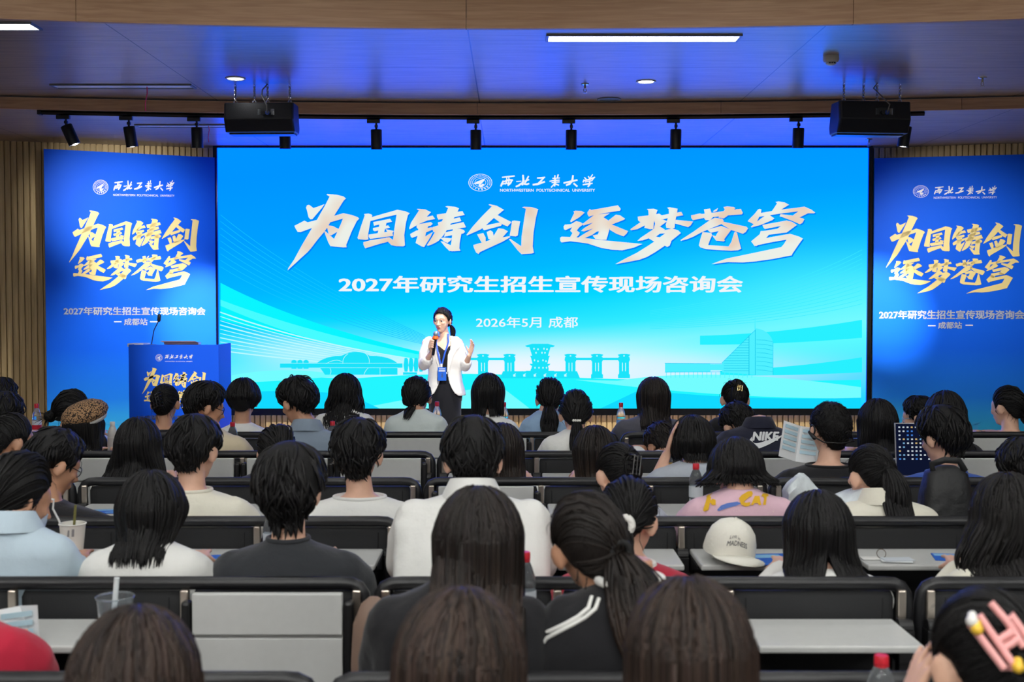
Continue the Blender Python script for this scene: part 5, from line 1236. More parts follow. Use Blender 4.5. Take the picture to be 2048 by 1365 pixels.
for pp in (((-.04, 0, .055), (-.04, -.004, -.05), (-.018, -.006, -.065), (-.012, -.004, .06), (-.04, 0, .055)), ((.03, -.004, .07), (.034, -.006, .02)), ((.034, -.006, .02), (.052, -.006, .03), (.052, -.004, -.04), (.03, -.004, -.035), (.034, -.006, .02)), ((-.012, -.004, .0), (.034, -.005, .0)), ((-.012, -.004, -.018), (.034, -.005, -.018)), ((.045, -.004, -.04), (.05, -.004, -.085))):
    b.tube([M @ Vector(q) for q in pp], .0066, 8)
cl = attach(f, b, 'pink_hair_clip', mat('pink_resin', (232, 164, 160), .3))
for nm, cs, mm in (('yellow_flower_charm', ((-.016, -.012, -.062), (-.042, -.012, .04)), mat('yellow_resin', (236, 190, 60), .35)), ('white_pearl_charm', ((-.04, -.012, .058), (.05, -.01, -.09)), mat('pearl', (230, 228, 222), .2))):
    for c in cs: attach(f, MB().ball(M @ Vector(c), .010, 12, 8).ball(M @ Vector((c[0] + .008, c[1], c[2] + .009)), .0075, 10, 6), nm, mm)
# ---------------------------------------------------------------- print on clothing, laid on the cloth
def print_on(fig, name, polys_or_text, m, texts=(), off=.004):
    so = fig.shirt; me = so.data; bv = BVHTree.FromPolygons([v.co for v in me.vertices], [tuple(p.vertices) for p in me.polygons])
    d = fig.N.y - .12; bm = bmesh.new()
    def addp(pts): 
        vs = [bm.verts.new(P(x, y, d)) for x, y in pts]
        try: bm.faces.new(vs)
        except ValueError: pass
    for q in polys_or_text: addp(q)
    for body, xa, xb, ya, yb, bold, shear in texts:
        v, fs = text_geo(body, bold); pts = [(xa + a * (xb - xa) + shear * c, yb + c * (ya - yb)) for a, c in v]
        vs = [bm.verts.new(P(x, y, d)) for x, y in pts]
        for fc in fs:
            try: bm.faces.new([vs[i] for i in fc])
            except ValueError: pass
    bmesh.ops.triangulate(bm, faces=bm.faces)
    for _ in range(5):
        es = [e for e in bm.edges if e.calc_length() > .012]
        if not es: break
        bmesh.ops.subdivide_edges(bm, edges=es, cuts=1); bmesh.ops.triangulate(bm, faces=bm.faces)
    for v in bm.verts: v.tag = False
    for v in bm.verts:
        c = v.co - fig.O; o_ = Vector((0, 0, CAM_Z)) - fig.O; dr = (c - o_).normalized(); h = bv.ray_cast(o_, dr)
        if h[0] and (h[0] - c).length < .35: v.co = h[0] - dr * off
        else: v.tag = True
    bmesh.ops.delete(bm, geom=[v for v in bm.verts if v.tag], context='VERTS')
    me2 = bpy.data.meshes.new(name); bm.to_mesh(me2); bm.free(); me2.materials.append(m); o = bpy.data.objects.new(name, me2); COL.objects.link(o); o.parent = fig.root; return o
LW = mat('logo_white_print', (222, 224, 226), .7)
sw_ = bez((1500, 879), (1490, 903), (1512, 899), 8) + bez((1512, 899), (1540, 892), (1572, 868), 8) + bez((1572, 868), (1530, 884), (1515, 887), 8) + bez((1515, 887), (1503, 889), (1504, 874), 5)
print_on(NIKE, 'sportswear_logo', [sw_], LW, [('NIKE', 1504, 1556, 864, 882, .05, 3)])
YL = mat('yellow_print', (220, 170, 20), .7)
def cz(t): return zz(pairs(t), 1340, 960, 7.877)
print_on(PINK, 'yellow_lettering', [cz('495,270 540,215 665,180 680,200 640,240 585,262 650,270 640,310 605,480 545,500 520,490 555,400 580,290 570,262 510,290'), cz('1085,290 1130,240 1235,180 1290,180 1305,220 1280,275 1240,240 1180,270 1150,310 1160,350 1200,365 1270,350 1255,410 1190,425 1120,390'), cz('1270,400 1300,340 1335,255 1410,255 1440,400 1400,405 1385,370 1330,370 1310,402'), cz('1440,260 1460,220 1555,205 1550,260 1525,265 1510,400 1465,400 1490,265'), cz('620,340 670,300 720,320 720,400 660,400')], YL, (), .0065)
print_on(PINK, 'blue_brush_print', [cz('740,480 800,410 900,370 1060,345 1120,375 1050,410 930,440 840,470 770,495')], mat('blue_print', (84, 116, 190), .7))
dots = []; rr = random.Random(4)
for i in range(70):
    x = rr.uniform(430, 1640); y = rr.uniform(430, 590)
    dots.append([zz([(x, y)], 1340, 960, 7.877)[0], zz([(x + 9, y)], 1340, 960, 7.877)[0], zz([(x + 4, y + 9)], 1340, 960, 7.877)[0]])
print_on(PINK, 'dot_print', dots, mat('cream_print', (240, 226, 205), .7))
# beret (rests on the head)
f = PEOPLE['B1']; bt = thing('beret', 'leopard print beret with a white edge on the head at left', 'hat', f.MH @ Vector((0, -.01, .06)))
M = Matrix.Rotation(-.28, 4, 'Y') @ Matrix.Rotation(.22, 4, 'X') @ Matrix.Translation((.012, -.005, .0))
m = MATS['leopard_felt']; nt = m.node_tree; tc = nt.nodes.new('ShaderNodeTexCoord'); vo = nt.nodes.new('ShaderNodeTexVoronoi'); vo.inputs['Scale'].default_value = 120; r_ = nt.nodes.new('ShaderNodeValToRGB')
r_.color_ramp.elements[0].position = .0; r_.color_ramp.elements[0].color = (*lin(120, 84, 56), 1); r_.color_ramp.elements[1].position = .62; r_.color_ramp.elements[1].color = (*lin(40, 28, 22), 1); e = r_.color_ramp.elements.new(.38); e.color = (*lin(186, 146, 106), 1)
nt.links.new(tc.outputs['Object'], vo.inputs['Vector']); nt.links.new(vo.outputs['Distance'], r_.inputs[0]); nt.links.new(r_.outputs[0], nt.nodes['Principled BSDF'].inputs['Base Color'])
MB().lathe([(.100, -.035), (.118, -.02), (.138, .005), (.138, .028), (.118, .058), (.08, .082), (.03, .092), (0, .093)], n=40, M=M).build('crown', m, bt, smooth=True)
MB().lathe([(.096, -.042), (.108, -.04), (.118, -.028), (.12, -.018), (.104, -.022), (.096, -.03)], n=40, M=M, close=False).build('edge_band', MATS['white_satin_tie'], bt, smooth=True)

# ================================================================ the speaking woman
def speaker():
    d = 11.4; fig = Fig(); r = random.Random(5); fig.r = r; fig.secs = []; fig.yaw = 0
    H = P(884.5, 641.5, d); fig.H = H; fig.MH = Matrix.Translation(H) @ Matrix.Rotation(PI - .36, 4, 'Z') @ Matrix.Rotation(-.06, 4, 'X') @ Matrix.Scale(.98, 4)
    N = P(889, 676, d) + Vector((0, .03, 0)); fig.N = N; O = Vector((P(890, 900, d).x, d + .02, 0)); fig.O = O
    def pp(x, y, dy): return P(x, y, d + dy)
    hipz = .86
    secs = [(N.z + .05, .047, .05), (N.z, .055, .058), (N.z - .02, .085, .066), (N.z - .035, .135, .072), (N.z - .06, .172, .082), (N.z - .12, .172, .098), (N.z - .2, .160, .11), (N.z - .32, .138, .098), (N.z - .42, .145, .10), (hipz, .165, .115), (hipz - .08, .16, .11)]
    S_ = [(z, O.x + (N.x - O.x) * max(0, min(1, (z - hipz) / (N.z - hipz))), d + .02, rx, ry) for z, rx, ry in secs]
    b = MB(); head_prims(b, fig.MH); b.tube([fig.MH @ Vector((0, -.012, -.02)), fig.MH @ Vector((0, -.015, -.075)), N, N + Vector((0, 0, -.06))], [.05, .046, .05, .066], 16)
    b.loft([secring(s) for s in S_])
    arms = {-1: (pp(853, 686, .02), pp(847, 731, -.03), pp(864, 704, -.2)), 1: (pp(917, 686, .02), pp(930, 733, -.02), pp(938.5, 712, -.17))}
    for s, (a, e, w) in arms.items(): b.capsule([a, a.lerp(e, .5), e], [.046, .04, .034], 12); b.capsule([e, e.lerp(w, .45), w], [.035, .032, .022], 12)
    W1 = arms[1][2]; hand_prims(b, W1 + Vector((.004, 0, .01)), (.3, -.25, 1), (-.55, -.5, .35), 1, .22, .95, .16)
    # the gripping hand: palm behind the handle, fingers wrapped round it
    mt, mb_ = pp(872.5, 664, -.26), pp(866, 711, -.24); ax = (mt - mb_).normalized(); g0 = pp(868, 689, -.25)
    side = Vector((-1, .1, 0)); side = (side - ax * side.dot(ax)).normalized(); fr_ = ax.cross(side)
    if fr_.y > 0: fr_ = -fr_
    Wp = arms[-1][2]; b.capsule([Wp, g0 + side * .03 - ax * .03, g0 + side * .028 + ax * .03], [.022, .026, .022], 10)
    for i in range(4):
        c = g0 + ax * (.036 - .021 * i); q = []
        for k in range(7):
            a = 2.5 - k * .62; q.append(c + side * (.027 * math.cos(a - .9) + .004) + fr_ * (.027 * math.sin(a - .9) + .004) - ax * .001 * k)
        b.capsule(q, [.0095, .0095, .009, .0088, .0085, .008, .007], 8)
    b.capsule([g0 + side * .03 + ax * .03, g0 + side * .022 - fr_ * .012 + ax * .052, g0 - side * .004 - fr_ * .022 + ax * .06], [.012, .0105, .009], 8)
    for s in (-1, 1):
        hj = Vector((O.x + s * .07, d + .02, .84)); kn = Vector((O.x + s * .075, d + .01, .47)); an = Vector((O.x + s * .08, d + .03, .08)); b.capsule([hj, kn], [.07, .05], 12); b.capsule([kn, kn.lerp(an, .35), an], [.054, .055, .034], 12); b.capsule([an + Vector((0, .03, -.04)), an + Vector((0, -.14, -.05))], [.032, .026], 10)
    me = remesh(b, .0048, 3, 'person')
    for v in me.vertices: v.co -= O
    me.materials.append(SKINS[2]); root = bpy.data.objects.new('person', me); COL.objects.link(root); root.location = O; fig.root = root
    tag(root, 'standing woman speaking into a microphone in a white blazer, one hand held out', 'person')
    # face
    MH = fig.MH; eye = mat('eye_white', (225, 222, 218), .3); iris = mat('dark_iris', (30, 20, 18), .2); lip = mat('rose_lips', (190, 92, 92), .4); brow = mat('brow_hair', (46, 36, 34), .7)
    for s in (-1, 1):
        attach(fig, MB().ball((s * .031, .0815, .000), (.0145, .010, .0062), 14, 8, M=MH), 'eye', eye); attach(fig, MB().ball((s * .031, .0885, .000), (.0062, .004, .0058), 12, 8, M=MH), 'iris', iris)
        attach(fig, MB().tube([MH @ Vector(p) for p in ((s * .016, .089, .005), (s * .031, .0900, .0070), (s * .045, .082, .0045))], .0014, 6), 'eyelashes', brow)
        attach(fig, MB().tube([MH @ Vector(p) for p in ((s * .013, .0945, .022), (s * .03, .093, .0265), (s * .05, .080, .021))], [.0017, .0022, .0010], 6), 'eyebrow', brow)
    attach(fig, MB().ball((0, .0945, -.0615), (.0225, .007, .0045), 16, 8, M=MH).ball((0, .0935, -.0705), (.0185, .0075, .0055), 16, 8, M=MH), 'lips', lip)
    hb = MB(); hair_tied(hb, fig, r, (.0, -.108, -.035), t=.010, n=300, loose=2); 
    p0 = MH @ Vector((0, -.112, -.035)); tail = []
    for i in range(60):
        a = r.uniform(0, 6.28); q = r.random() ** .5; pts = []
        for k in range(10):
            u = k / 9; s2 = math.sin(min(1, u * 1.6) * PI / 2) * (1 - .5 * u * u); pts.append(p0 + Vector((.012 + .045 * math.sin(min(1, u * 2) * PI / 2) + q * math.cos(a) * .03 * s2, .04 * math.sin(min(1, u * 2) * 1.5) + q * math.sin(a) * .025 * s2, -.20 * u ** 1.2 * (1 - .12 * q))))
        lock(hb, pts, .0075 * r.uniform(.7, 1.3), tnt(r), .5, 4)
    o = hb.build('hair', HAIR['black'], root, smooth=True, loc=O, colors=True, norm=False, autos=False); o.location = (0, 0, 0)
    # black top and long black skirt
    b = MB(); first = (N.z - .052, S_[3][1], d + .01, .08, .076); rg = [secring(first, 0)] + [secring(s, .008) for s in S_ if s[0] < N.z - .055]
    for q in rg[0] + rg[1]:
        if q.y < d: q.z -= .06 * max(0, 1 - abs(q.x - N.x) / .075)
    b.loft(rg); me = remesh(b, .008, 3, 'black_top')
    for v in me.vertices: v.co -= O
    me.materials.append(CL['black']); o = bpy.data.objects.new('black_top', me); COL.objects.link(o); o.parent = root
    b = MB(); rings = []
    for z, rx, ry in ((1.02, .142, .105), (.95, .15, .112), (.86, .166, .125), (.7, .158, .13), (.45, .152, .135), (.2, .16, .15), (.11, .165, .155)):
        rings.append([Vector((O.x + (rx + .006 * math.cos(8 * a) * (z < .6)) * math.cos(a), d + .02 + ry * math.sin(a), z)) for a in [2 * PI * k / 40 for k in range(40)]])
    attach(fig, b.loft(rings), 'black_skirt', cloth('black_crepe', (20, 21, 28), .15, 8))
    for s in (-1, 1): attach(fig, MB().loft([[Vector((O.x + s * .08 + .038 * q * math.cos(a), d - .04 + .12 * q * math.sin(a), z)) for a in [2 * PI * k / 20 for k in range(20)]] for z, q in ((.0, .95), (.02, 1.02), (.05, .9), (.065, .6))]), 'shoe', M_black)
    # blazer
    wb = mat('white_blazer_weave', (228, 228, 228), .75, bump=.15, bscale=120); b = MB(); rings = []
    def arc(z, cx, cy, rx, ry, g, infl, n=26):
        g0, g1 = -PI / 2 + g, 1.5 * PI - g; return [Vector((cx + (rx + infl) * math.cos(g0 + (g1 - g0) * k / n), cy + (ry + infl) * math.sin(g0 + (g1 - g0) * k / n), z)) for k in range(n + 1)]
    spec = [(N.z + .02, .062, .062, .9), (N.z - .012, .085, .072, .75), (N.z - .03, .135, .078, .45), (N.z - .06, .178, .088, .34), (N.z - .12, .178, .104, .32), (N.z - .2, .168, .116, .28), (N.z - .30, .15, .106, .20), (N.z - .36, .15, .106, .2), (N.z - .44, .162, .112, .30), (.90, .182, .13, .42), (.86, .19, .136, .55), (.835, .192, .138, .8)]
    for z, rx, ry, g in spec:
        f_ = max(0, min(1, (z - hipz) / (N.z - hipz))); cx = O.x + (N.x - O.x) * f_
        rings.append(arc(z, cx, d + .02, rx, ry, g, .014) + arc(z, cx, d + .02, rx, ry, g, .002)[::-1])
    b.loft(rings)
    for s, (a, e, w) in arms.items():
        b.capsule([a + Vector((-s * .03, 0, .0)), a.lerp(e, .5), e], [.066, .060, .054], 14); c = e.lerp(w, .36 if s < 0 else .30); b.capsule([e, c], [.054, .056], 14)
    me = remesh(b, .0075, 2, 'blazer')
    for v in me.vertices: v.co -= O
    me.materials.append(wb); o = bpy.data.objects.new('blazer', me); COL.objects.link(o); o.parent = root
    for s in (-1, 1):
        b = MB(); L_, R_ = [], []
        for k in range(9):
            u = k / 8; z = N.z + .0 - .33 * u; rx = .085 + (.178 - .085) * smooth01(u * 4) - .03 * u; ry = .075 + .045 * smooth01(u * 3) ; g = .75 - .5 * smooth01(u * 2.0) - .04 * u; wdt = .55 * (1 - u) * smooth01(u * 6 + .35) + .03
            cx = O.x + (N.x - O.x) * .9
            def q(an, e): return Vector((cx + s * (rx + e) * math.sin(an), d + .02 - (ry + e) * math.cos(an), z))
            L_.append(q(g - .02, .020)); R_.append(q(g + wdt, .019))
        b.loft([[L_[k], R_[k], R_[k] + Vector((0, .007, 0)), L_[k] + Vector((0, .007, 0))] for k in range(9)]); attach(fig, b, 'lapel', wb, smooth=False)
    for x, y in ((893, 747),): attach(fig, MB().ball(pp(x, y, -.125), (.009, .005, .009), 12, 8), 'button', wb)
    # lanyard and badge
    lm = mat('blue_lanyard', (30, 88, 210), .5)
    for s, xs_ in ((-1, (877, 872, 876, 881)), (1, (896, 897, 890, 884))):
        q = [pp(xs_[0], 668, -.035), pp(xs_[1], 684, -.115), pp(xs_[2], 706, -.145), pp(xs_[3], 729, -.14)]; attach(fig, MB().tube(q, .009, 6, .25, up=(0, 1, 0)), 'lanyard', lm)
    attach(fig, MB().box(pp(881, 735, -.15), pp(885, 728, -.14)), 'badge_clip', M_white, smooth=False)
    attach(fig, MB().box(pp(875.5, 762, -.158), pp(892.5, 735, -.152)), 'badge', mat('blue_badge', (20, 96, 214), .35), smooth=False)
    bm_ = MB()
    for x0_, x1_, y0_, y1_ in ((878, 890, 737.5, 739), (877.5, 890.5, 741, 743.5)): bm_.box(pp(x0_, y1_, -.160), pp(x1_, y0_, -.158))
    q = pp(882.5, 758, -.16); put_text(bm_, '工', pp(881.8, 751, -.160), Vector((.022, 0, 0)), Vector((0, 0, .022)), .02); put_text(bm_, '作', pp(881.8, 756, -.160), Vector((.022, 0, 0)), Vector((0, 0, .022)), .02)
    attach(fig, bm_, 'badge_print', LW, smooth=False, norm=False)
    attach(fig, MB().torus((0, 0, 0), .062, .0016, Matrix.Translation(N + Vector((0, -.012, -.012))) @ Matrix.Rotation(.5, 4, 'X'), 40, 6), 'necklace', mat('pale_gold', (220, 190, 130), .25, .9))
    # microphone (held, a thing of its own)
    mc = thing('microphone', 'black handheld microphone with an orange ring held by the speaking woman', 'microphone', mb_); Q = Vector((0, 0, 1)).rotation_difference(ax).to_matrix().to_4x4(); Lm = (mt - mb_).length
    MB().lathe([(0, 0), (.013, 0), (.0135, .01), (.016, Lm * .62), (.019, Lm * .68), (0, Lm * .68)], n=20, M=Q).build('handle', mat('black_microphone_body', (16, 17, 22), .3), mc, smooth=True)
    MB().lathe([(.018, Lm * .68), (.028, Lm * .70), (.029, Lm * .80), (.022, Lm * .83)], n=20, M=Q).build('ring', mat('orange_rubber_ring', (240, 110, 30), .5), mc, smooth=True)
    MB().lathe([(.02, Lm * .82), (.026, Lm * .86), (.027, Lm * .93), (.02, Lm * 1.0), (.008, Lm * 1.03), (0, Lm * 1.035)], n=20, M=Q).build('grille', mat('grey_mesh_head', (150, 160, 175), .4, .5), mc, smooth=True)
    return fig
SPK = speaker()

# ================================================================ things on the desks
PET = mat('clear_plastic', (236, 242, 246), .06, trans=.92, ior=1.35); WATER = mat('water', (225, 240, 246), .02, trans=.95, ior=1.33)
def bottle(px, py, d, label, cap=(206, 34, 50), lab=None, band=None, body=None, z=None, h=.225, liquid=None):
    p = P(px, py, d); zb = z if z is not None else p.z - h; h = p.z - zb
    t = thing('water_bottle', label, 'bottle', (p.x, d, zb), 0, 'plastic drink bottles on the desks'); k = h / .225
    prof = [(0, 0), (.028, 0), (.032, .006), (.032, .05), (.030, .056), (.032, .062), (.032, .12), (.0305, .126), (.032, .132), (.030, .155), (.022, .18), (.0135, .198), (.0125, .206), (0, .206)]
    MB().lathe([(r_, z_ * k) for r_, z_ in prof], n=24).build('body', body or PET, t, smooth=True)
    MB().lathe([(0, .205 * k), (.0155, .205 * k), (.0155, .222 * k), (.014, .225 * k), (0, .225 * k)], n=24).build('cap', mat('cap_%d_%d_%d' % cap, cap, .4), t, smooth=True)
    MB().lathe([(.0128, .198 * k), (.0152, .198 * k), (.0152, .2035 * k), (.0128, .2035 * k)], n=24, close=False).build('cap_ring', mat('cap_%d_%d_%d' % cap, cap, .4), t, smooth=True)
    MB().lathe([(.0325, .064 * k), (.0327, .066 * k), (.0327, .117 * k), (.0325, .119 * k)], n=24, close=False).build('label_sleeve', mat('label_%d_%d_%d' % (lab or (214, 222, 228)), lab or (214, 222, 228), .5), t, smooth=True)
    if band: MB().lathe([(.0329, .062 * k), (.033, .064 * k), (.033, .09 * k), (.0329, .092 * k)], n=24, close=False).build('label_band', mat('label_%d_%d_%d' % band, band, .5), t, smooth=True)
    return t
DZ_ = .787
bottle(73, 808, 8.3, 'bottle with a red cap and red label before the slatted wall at left', band=(196, 24, 50), z=.7715)
bottle(225, 844, 7.3, 'milky bottle with a white cap right of the leopard beret', cap=(228, 228, 224), body=mat('milky_plastic', (206, 204, 198), .3), lab=(190, 188, 184), z=.787)
bottle(465, 845, 7.28, 'red-capped water bottle between the beige and the white shirt', band=(190, 30, 50), z=.787)
bottle(665, 843, 7.28, 'red-capped water bottle behind the wavy hair', z=.787)
bottle(874, 804, 8.3, 'red-capped water bottle in front of the speaking woman', z=.7715)
bottle(1008, 805, 8.3, 'red-capped bottle just right of the straight glossy black hair', z=.7715)
bottle(1242, 806, 8.3, 'whole red-capped water bottle standing alone in front of the screen', z=.771, lab=(130, 180, 230))
bottle(1392, 928, 5.38, 'red-capped water bottle left of the pink shirt', z=.787)
bottle(1050, 1104, 3.37, 'red-capped water bottle right of the long hair over the black jacket', z=.787)
bottle(1763, 1311, 2.5, 'red-capped bottle cut by the bottom edge, nearest the camera', z=.787)
bottle(2008, 937, 5.38, 'red-capped bottle at the right edge beside the dark hair', z=.787)
bottle(543, 1020, 4.36, 'clear bottle half hidden by the mop of black hair', z=.787)
bottle(1334, 898, 6.36, 'bottle with a yellow cap and yellow label under the raised hand', cap=(206, 160, 30), lab=(196, 150, 40), z=.787)
def cup(px, py, d, rt, rb, h, label, m, name, straw, z=.787, mstraw=None, rim=True):
    p = P(px, py, d); h = p.z - z; t = thing(name, label, 'cup', (p.x, d, z), 0)
    MB().lathe([(0, 0), (rb, 0), (rb, .004), (rt, h), (rt - .002, h), (rb - .002, .006), (0, .006)], n=30).build('body', m, t, smooth=True)
    MB().torus((0, 0, h), rt, .0028, None, 30, 8).build('rim', m, t, smooth=True)
    if straw: MB().tube([Vector(q) for q in straw], .0055, 8).build('straw', mstraw or M_white, t, smooth=True)
    return t, h
t, h = cup(145, 1048, 4.3, .047, .033, .16, 'white paper cup with a straw and a red print, on the desk at left', mat('white_paper', (232, 230, 222), .6), 'paper_cup', None)
MB().tube([(-.03, 0, h - .05), (-.05, 0, h + .012), (-.072, .0, h + .055), (-.068, 0, h + .09), (-.12, .01, h + .095)], .004, 8).build('bent_straw', M_white, t, smooth=True)
MB().tube([(.002, 0, h - .06), (.012, 0, h + .07)], .005, 8).build('stirrer', mat('olive_stirrer', (120, 116, 60), .5), t, smooth=True)
for nm, q, mm in (('red_leaf_print', [(-.008, .045), (.012, .05), (.022, .06), (.004, .058), (.02, .07), (.0, .068)], mat('red_print', (206, 90, 74), .6)), ('grey_print', [(-.004, .10), (.0, .125), (.006, .125), (.004, .10)], mat('grey_print', (150, 150, 150), .6)), ('grey_print', [(.012, .10), (.014, .128), (.022, .128), (.02, .10)], mat('grey_print', (150, 150, 150), .6))):
    MB().poly([Vector((a, -math.sqrt(max(0, (.033 + .014 * z / h + .0012) ** 2 - a * a)), z)) for a, z in q]).build(nm, mm, t, norm=False)
t, h = cup(230, 1194, 3.33, .053, .04, .12, 'clear plastic cup with a thick white straw, above the brown hair', PET, 'plastic_cup', None)
MB().tube([(-.008, .0, .02), (.0, 0, h * .9), (.006, 0, h + .055)], .008, 10).build('straw', mat('translucent_white_straw', (222, 228, 230), .4), t, smooth=True)
# baseball cap on the desk
p = P(1462, 1135, 4.28); ct = thing('baseball_cap', 'white baseball cap with grey lettering lying on the desk', 'cap', (p.x, 4.33, .812)); wc = mat('white_cap_cotton', (232, 230, 218), .8, bump=.2, bscale=120)
M = Matrix.Rotation(.18, 4, 'Y') @ Matrix.Rotation(.12, 4, 'X')
MB().lathe([(.097, .0), (.098, .012), (.094, .05), (.082, .088), (.06, .115), (.03, .13), (0, .134)], n=36, M=M).build('crown', wc, ct, smooth=True)
b = MB(); vs = []; nb = 15
for k in range(nb):
    a = -PI * .5 + (k - 7) / 7 * 1.15 + .3; u = 1 - ((k - 7) / 7) ** 2
    for rr_, dz in ((.094, .016), (.094 + .035 * u, .018 - .004 * u), (.094 + .078 * u, .004 + .02 * (1 - u))): vs.append(M @ Vector((rr_ * math.cos(a), rr_ * math.sin(a), dz + .012 * u - .022 * ((k - 7) / 7) ** 2)))
fs = [(k * 3 + j, k * 3 + j + 1, (k + 1) * 3 + j + 1, (k + 1) * 3 + j) for k in range(nb - 1) for j in range(2)]; b.add(vs, fs)
o = b.build('brim', wc, ct, smooth=True); s = o.modifiers.new('s', 'SOLIDIFY'); s.thickness = .004
MB().ball(M @ Vector((0, 0, .134)), .007, 10, 6).build('top_button', wc, ct, smooth=True)
for body, z0_, z1_, a0, a1, bd in (('MADNESS', .052, .07, -.42, .42, .02), ('Lost in', .078, .09, -.36, .08, .0)):
    v, fs = text_geo(body, bd); vs = []
    for a, c in v:
        an = -PI / 2 + .06 + a0 + (a1 - a0) * a; z = z0_ + (z1_ - z0_) * c - .008 * math.sin(PI * a) * -1
        rr_ = np.interp(z, [0, .012, .05, .088, .115], [.097, .098, .094, .082, .06]) + .0015; vs.append(M @ Vector((rr_ * math.cos(an), rr_ * math.sin(an), z)))
    mb = MB(); mb.add(vs, fs); mb.build('lettering', mat('grey_embroidery', (110, 108, 108), .8), ct, norm=False)
# leaflets, brochures, cards
LF = mat('blue_leaflet_print', (44, 104, 206), .4); LF2 = mat('pale_blue_leaflet_print', (140, 196, 236), .4); PAPER = mat('white_paper_sheet', (226, 230, 232), .6)
def leaflet(px, py, d, rz, label, w=.21, l=.16):
    p = P(px, py, d); t = thing('leaflet', label, 'leaflet', (p.x, d, .787), rz, 'blue leaflets on the desks')
    MB().box((-w / 2, -l / 2, 0), (w / 2, l / 2, .003)).build('sheet', LF, t); MB().box((-w * .45, l * .1, .0031), (w * .2, l * .4, .0035)).box((-w * .1, -l * .4, .0031), (w * .42, -l * .25, .0035)).build('print', LF2, t)
leaflet(1548, 1122, 4.33, .1, 'blue leaflet between the white cap and the long black hair', .2, .18)
leaflet(1905, 1132, 4.36, -.2, 'blue leaflet at the right end of the desk beside the wavy hair', .14, .12)
leaflet(220, 1028, 5.33, .15, 'blue leaflet on the desk left of the white T-shirt', .16, .1)
leaflet(402, 1118, 4.34, .2, 'blue leaflet edge right of the white T-shirt', .14, .1)
def brochure(px, py, d, w, h, M, label, fold=True):
    t = thing('brochure', label, 'brochure', P(px, py, d)); b = MB(); pr = MB()
    def pg(sgn):
        b.prism([M @ Vector(q) for q in ((0, 0, -h / 2), (sgn * w, -.04 * 1, -h / 2), (sgn * w, -.04, h / 2), (sgn * w * .5, -.0, h / 2 + .004), (0, 0, h / 2))], M.to_3x3() @ Vector((0, .003, 0)))
        for k in range(5):
            z = h * (.33 - .15 * k); pr.prism([M @ Vector(q) for q in ((sgn * w * .12, -.010, z), (sgn * w * .88, -.040, z), (sgn * w * .88, -.040, z + h * .09), (sgn * w * .12, -.010, z + h * .09))], M.to_3x3() @ Vector((0, .002, 0)))
    pg(1)
    if fold: pg(-1)
    b.build('pages', PAPER, t); pr.build('print', mat('pale_cyan_table_print', (176, 208, 222), .5), t); return t
brochure(1596, 888, 6.0, .10, .19, Matrix.Rotation(.22, 4, 'Y') @ Matrix.Rotation(-.3, 4, 'X'), 'open brochure with pale blue tables beside the sportswear hoodie')
brochure(-4, 1280, 3.3, .135, .165, Matrix.Rotation(-.13, 4, 'Y') @ Matrix.Rotation(-.2, 4, 'X'), 'open brochure held at the lower left edge above the crimson sleeve')
kr = thing('card_ring', 'pair of cards on a silver ring on the right-hand desk', 'key ring', (P(1780, 1130, 4.3).x, 4.33, .787))
MB().torus((-.02, .01, .02), .017, .0018, Matrix.Rotation(PI / 2.4, 4, 'X'), 24, 6).build('ring', M_chrome, kr, smooth=True)
MB().box((-.095, -.01, 0), (-.03, .03, .006)).build('white_fob', M_white, kr, bevel=.004)
for i, (a, mm) in enumerate(((-.12, PAPER), (.06, mat('pale_card_print', (206, 214, 222), .4)))): MB().box((-.03, -.06, .003 + i * .004), (.08, -.005, .006 + i * .004), Matrix.Rotation(a, 4, 'Z')).build('card', mm, kr)
# laptop with a desktop full of icons
p0, p1 = P(1820, 907, 6.28), P(1884, 848, 6.28)
lp_ = thing('laptop', 'open laptop whose screen shows a grid of small icons, between two black-haired heads', 'laptop', ((p0.x + p1.x) / 2, 6.28, .787)); w = .16; hs_ = p1.z - .80
MB().box((-w, -.22, 0), (w, 0, .016)).build('keyboard_base', M_dkmetal, lp_, bevel=.003)
R = Matrix.Translation((0, 0, .016)) @ Matrix.Rotation(-.12, 4, 'X')
MB().box((-w, 0, 0), (w, .008, hs_), R).build('lid', mat('silver_aluminium', (190, 188, 192), .3, .8), lp_, bevel=.002)
MB().box((-w + .006, -.001, .01), (w - .006, 0, hs_ - .006), R).build('display', emit('laptop_desktop', (14, 20, 44), 1), lp_)
cols = [(200, 210, 220), (70, 130, 220), (200, 70, 60), (210, 180, 120), (120, 170, 210)]; bs = [MB() for _ in cols]; rr = random.Random(3)
for i in range(13):
    for j in range(9):
        if rr.random() < .86: x, z = -w + .02 + i * .0225, hs_ - .02 - j * .0215; bs[rr.choice((0, 0, 0, 1, 2, 3, 4))].box((x, -.002, z - .008), (x + .010, -.001, z), R)
for c, b in zip(cols, bs): b.build('icon_pattern', emit('icon_%d' % c[0], c, .9), lp_)
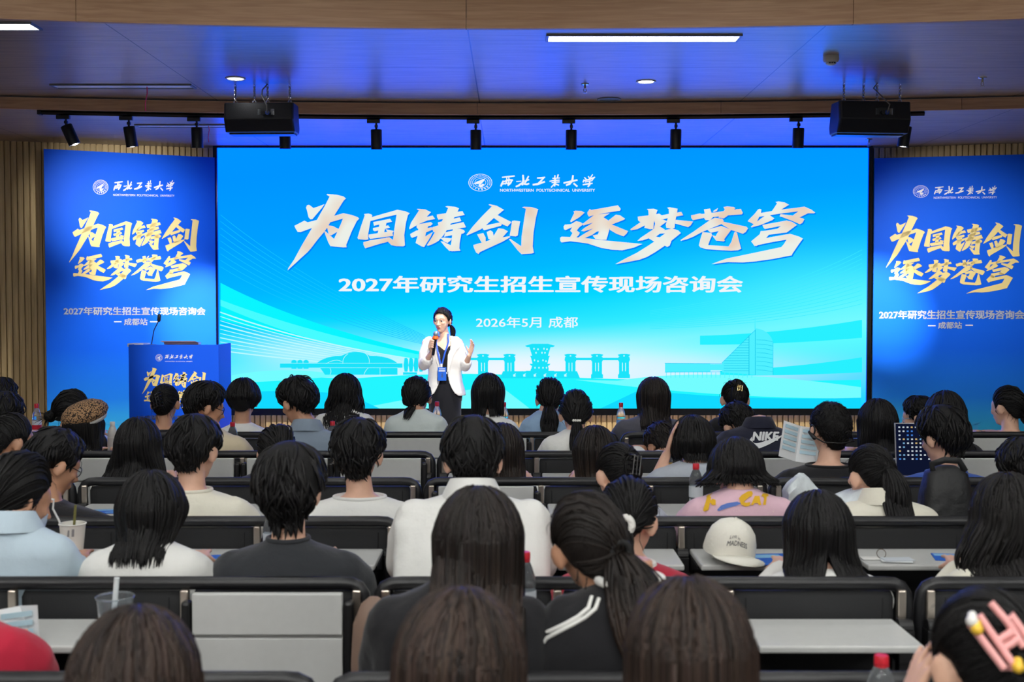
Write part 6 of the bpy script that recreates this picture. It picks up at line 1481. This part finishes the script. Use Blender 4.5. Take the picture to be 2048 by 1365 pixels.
# black backpack hanging on the seat back, and folded pale jacket, and the tan handbag
p = P(1868, 985, 4.85); bp_ = thing('backpack', 'black backpack with an orange disc charm on the seat right of the ponytail', 'backpack', (p.x + .06, 4.88, .458)); fb = mat('black_nylon', (16, 17, 20), .55, bump=.3, bscale=30)
b = MB(); H_ = 1.06 - .455
b.loft([[Vector((rx * math.copysign(abs(math.cos(a)) ** .6, math.cos(a)), ry * math.copysign(abs(math.sin(a)) ** .6, math.sin(a)), z)) for a in [2 * PI * k / 28 for k in range(28)]] for z, rx, ry in ((0, .11, .07), (.03, .128, .085), (H_ * .45, .125, .09), (H_ * .8, .105, .075), (H_ * .95, .085, .055), (H_, .04, .03))]); b.build('bag_body', fb, bp_, smooth=True)
MB().tube([(-.06, -.02, H_ - .03), (-.07, -.03, H_ + .01), (-.02, -.04, H_ + .03), (.04, -.04, H_ + .025), (.07, -.03, H_ - .02)], .014, 8, .4).build('top_handle', fb, bp_, smooth=True)
MB().loft([[Vector((.02 + rx * math.cos(a), -.085 - ry * (1 + math.sin(a)) * .5, z)) for a in [2 * PI * k / 20 for k in range(20)]] for z, rx, ry in ((.10, .06, .02), (.13, .085, .05), (.32, .08, .05), (.36, .05, .02))]).build('front_pocket', fb, bp_, smooth=True)
for x in (-.03, -.005): MB().tube([(x, -.1, .40), (x + .004, -.145, .34), (x, -.15, .30)], .004, 6).build('zip_pull', M_chrome, bp_, smooth=True)
MB().lathe([(0, 0), (.042, 0), (.044, .004), (.042, .008), (0, .008)], n=26, M=Matrix.Translation((-.02, -.15, .27)) @ Matrix.Rotation(PI / 2, 4, 'X')).build('disc_charm', mat('orange_leather', (196, 128, 66), .6), bp_, smooth=True)
jk = MB(); pj = P(1640, 995, 4.95); rows = []
for i in range(15):
    u = i / 14; rg = []
    for k in range(14):
        a = 2 * PI * k / 14; rr_ = .05 + .02 * math.sin(u * 9) + .014 * math.sin(3 * a + u * 7); rg.append(Vector((-.16 + .3 * u, .05 * math.sin(u * 5) + rr_ * 1.1 * math.cos(a), .03 + .035 * math.sin(u * 6.5) + rr_ * math.sin(a))))
    rows.append(rg)
o = jk.loft(rows).build('jacket', mat('pale_blue_jacket_cloth', (206, 214, 218), .85, bump=.5, bscale=10, var=.25, vscale=14), None, smooth=True); o.location = (pj.x, 4.9, pj.z - .03); tag(o, 'crumpled pale blue and white jacket held over the arm left of the ponytail', 'jacket')
hb_ = thing('handbag', 'tan round handbag hanging at the gap between the two banks', 'handbag', (P(752, 1240, 3.5).x, 3.45, .46))
zt = P(750, 1196, 3.44).z - .46
MB().loft([[Vector((.07 * q * math.cos(a), .045 * q * math.sin(a), zt * z)) for a in [2 * PI * k / 24 for k in range(24)]] for z, q in ((0, .7), (.1, .95), (.5, 1.0), (.8, .9), (.95, .55), (1, .2))]).build('bag_body', mat('tan_leather', (128, 104, 90), .6), hb_, smooth=True)
MB().tube([(-.045, .0, zt * .8), (-.03, .03, zt * .93), (.0, .035, zt * .96), (.03, .03, zt * .93), (.045, .0, zt * .8)], .005, 8).build('strap', mat('tan_leather', (128, 104, 90), .6), hb_, smooth=True)
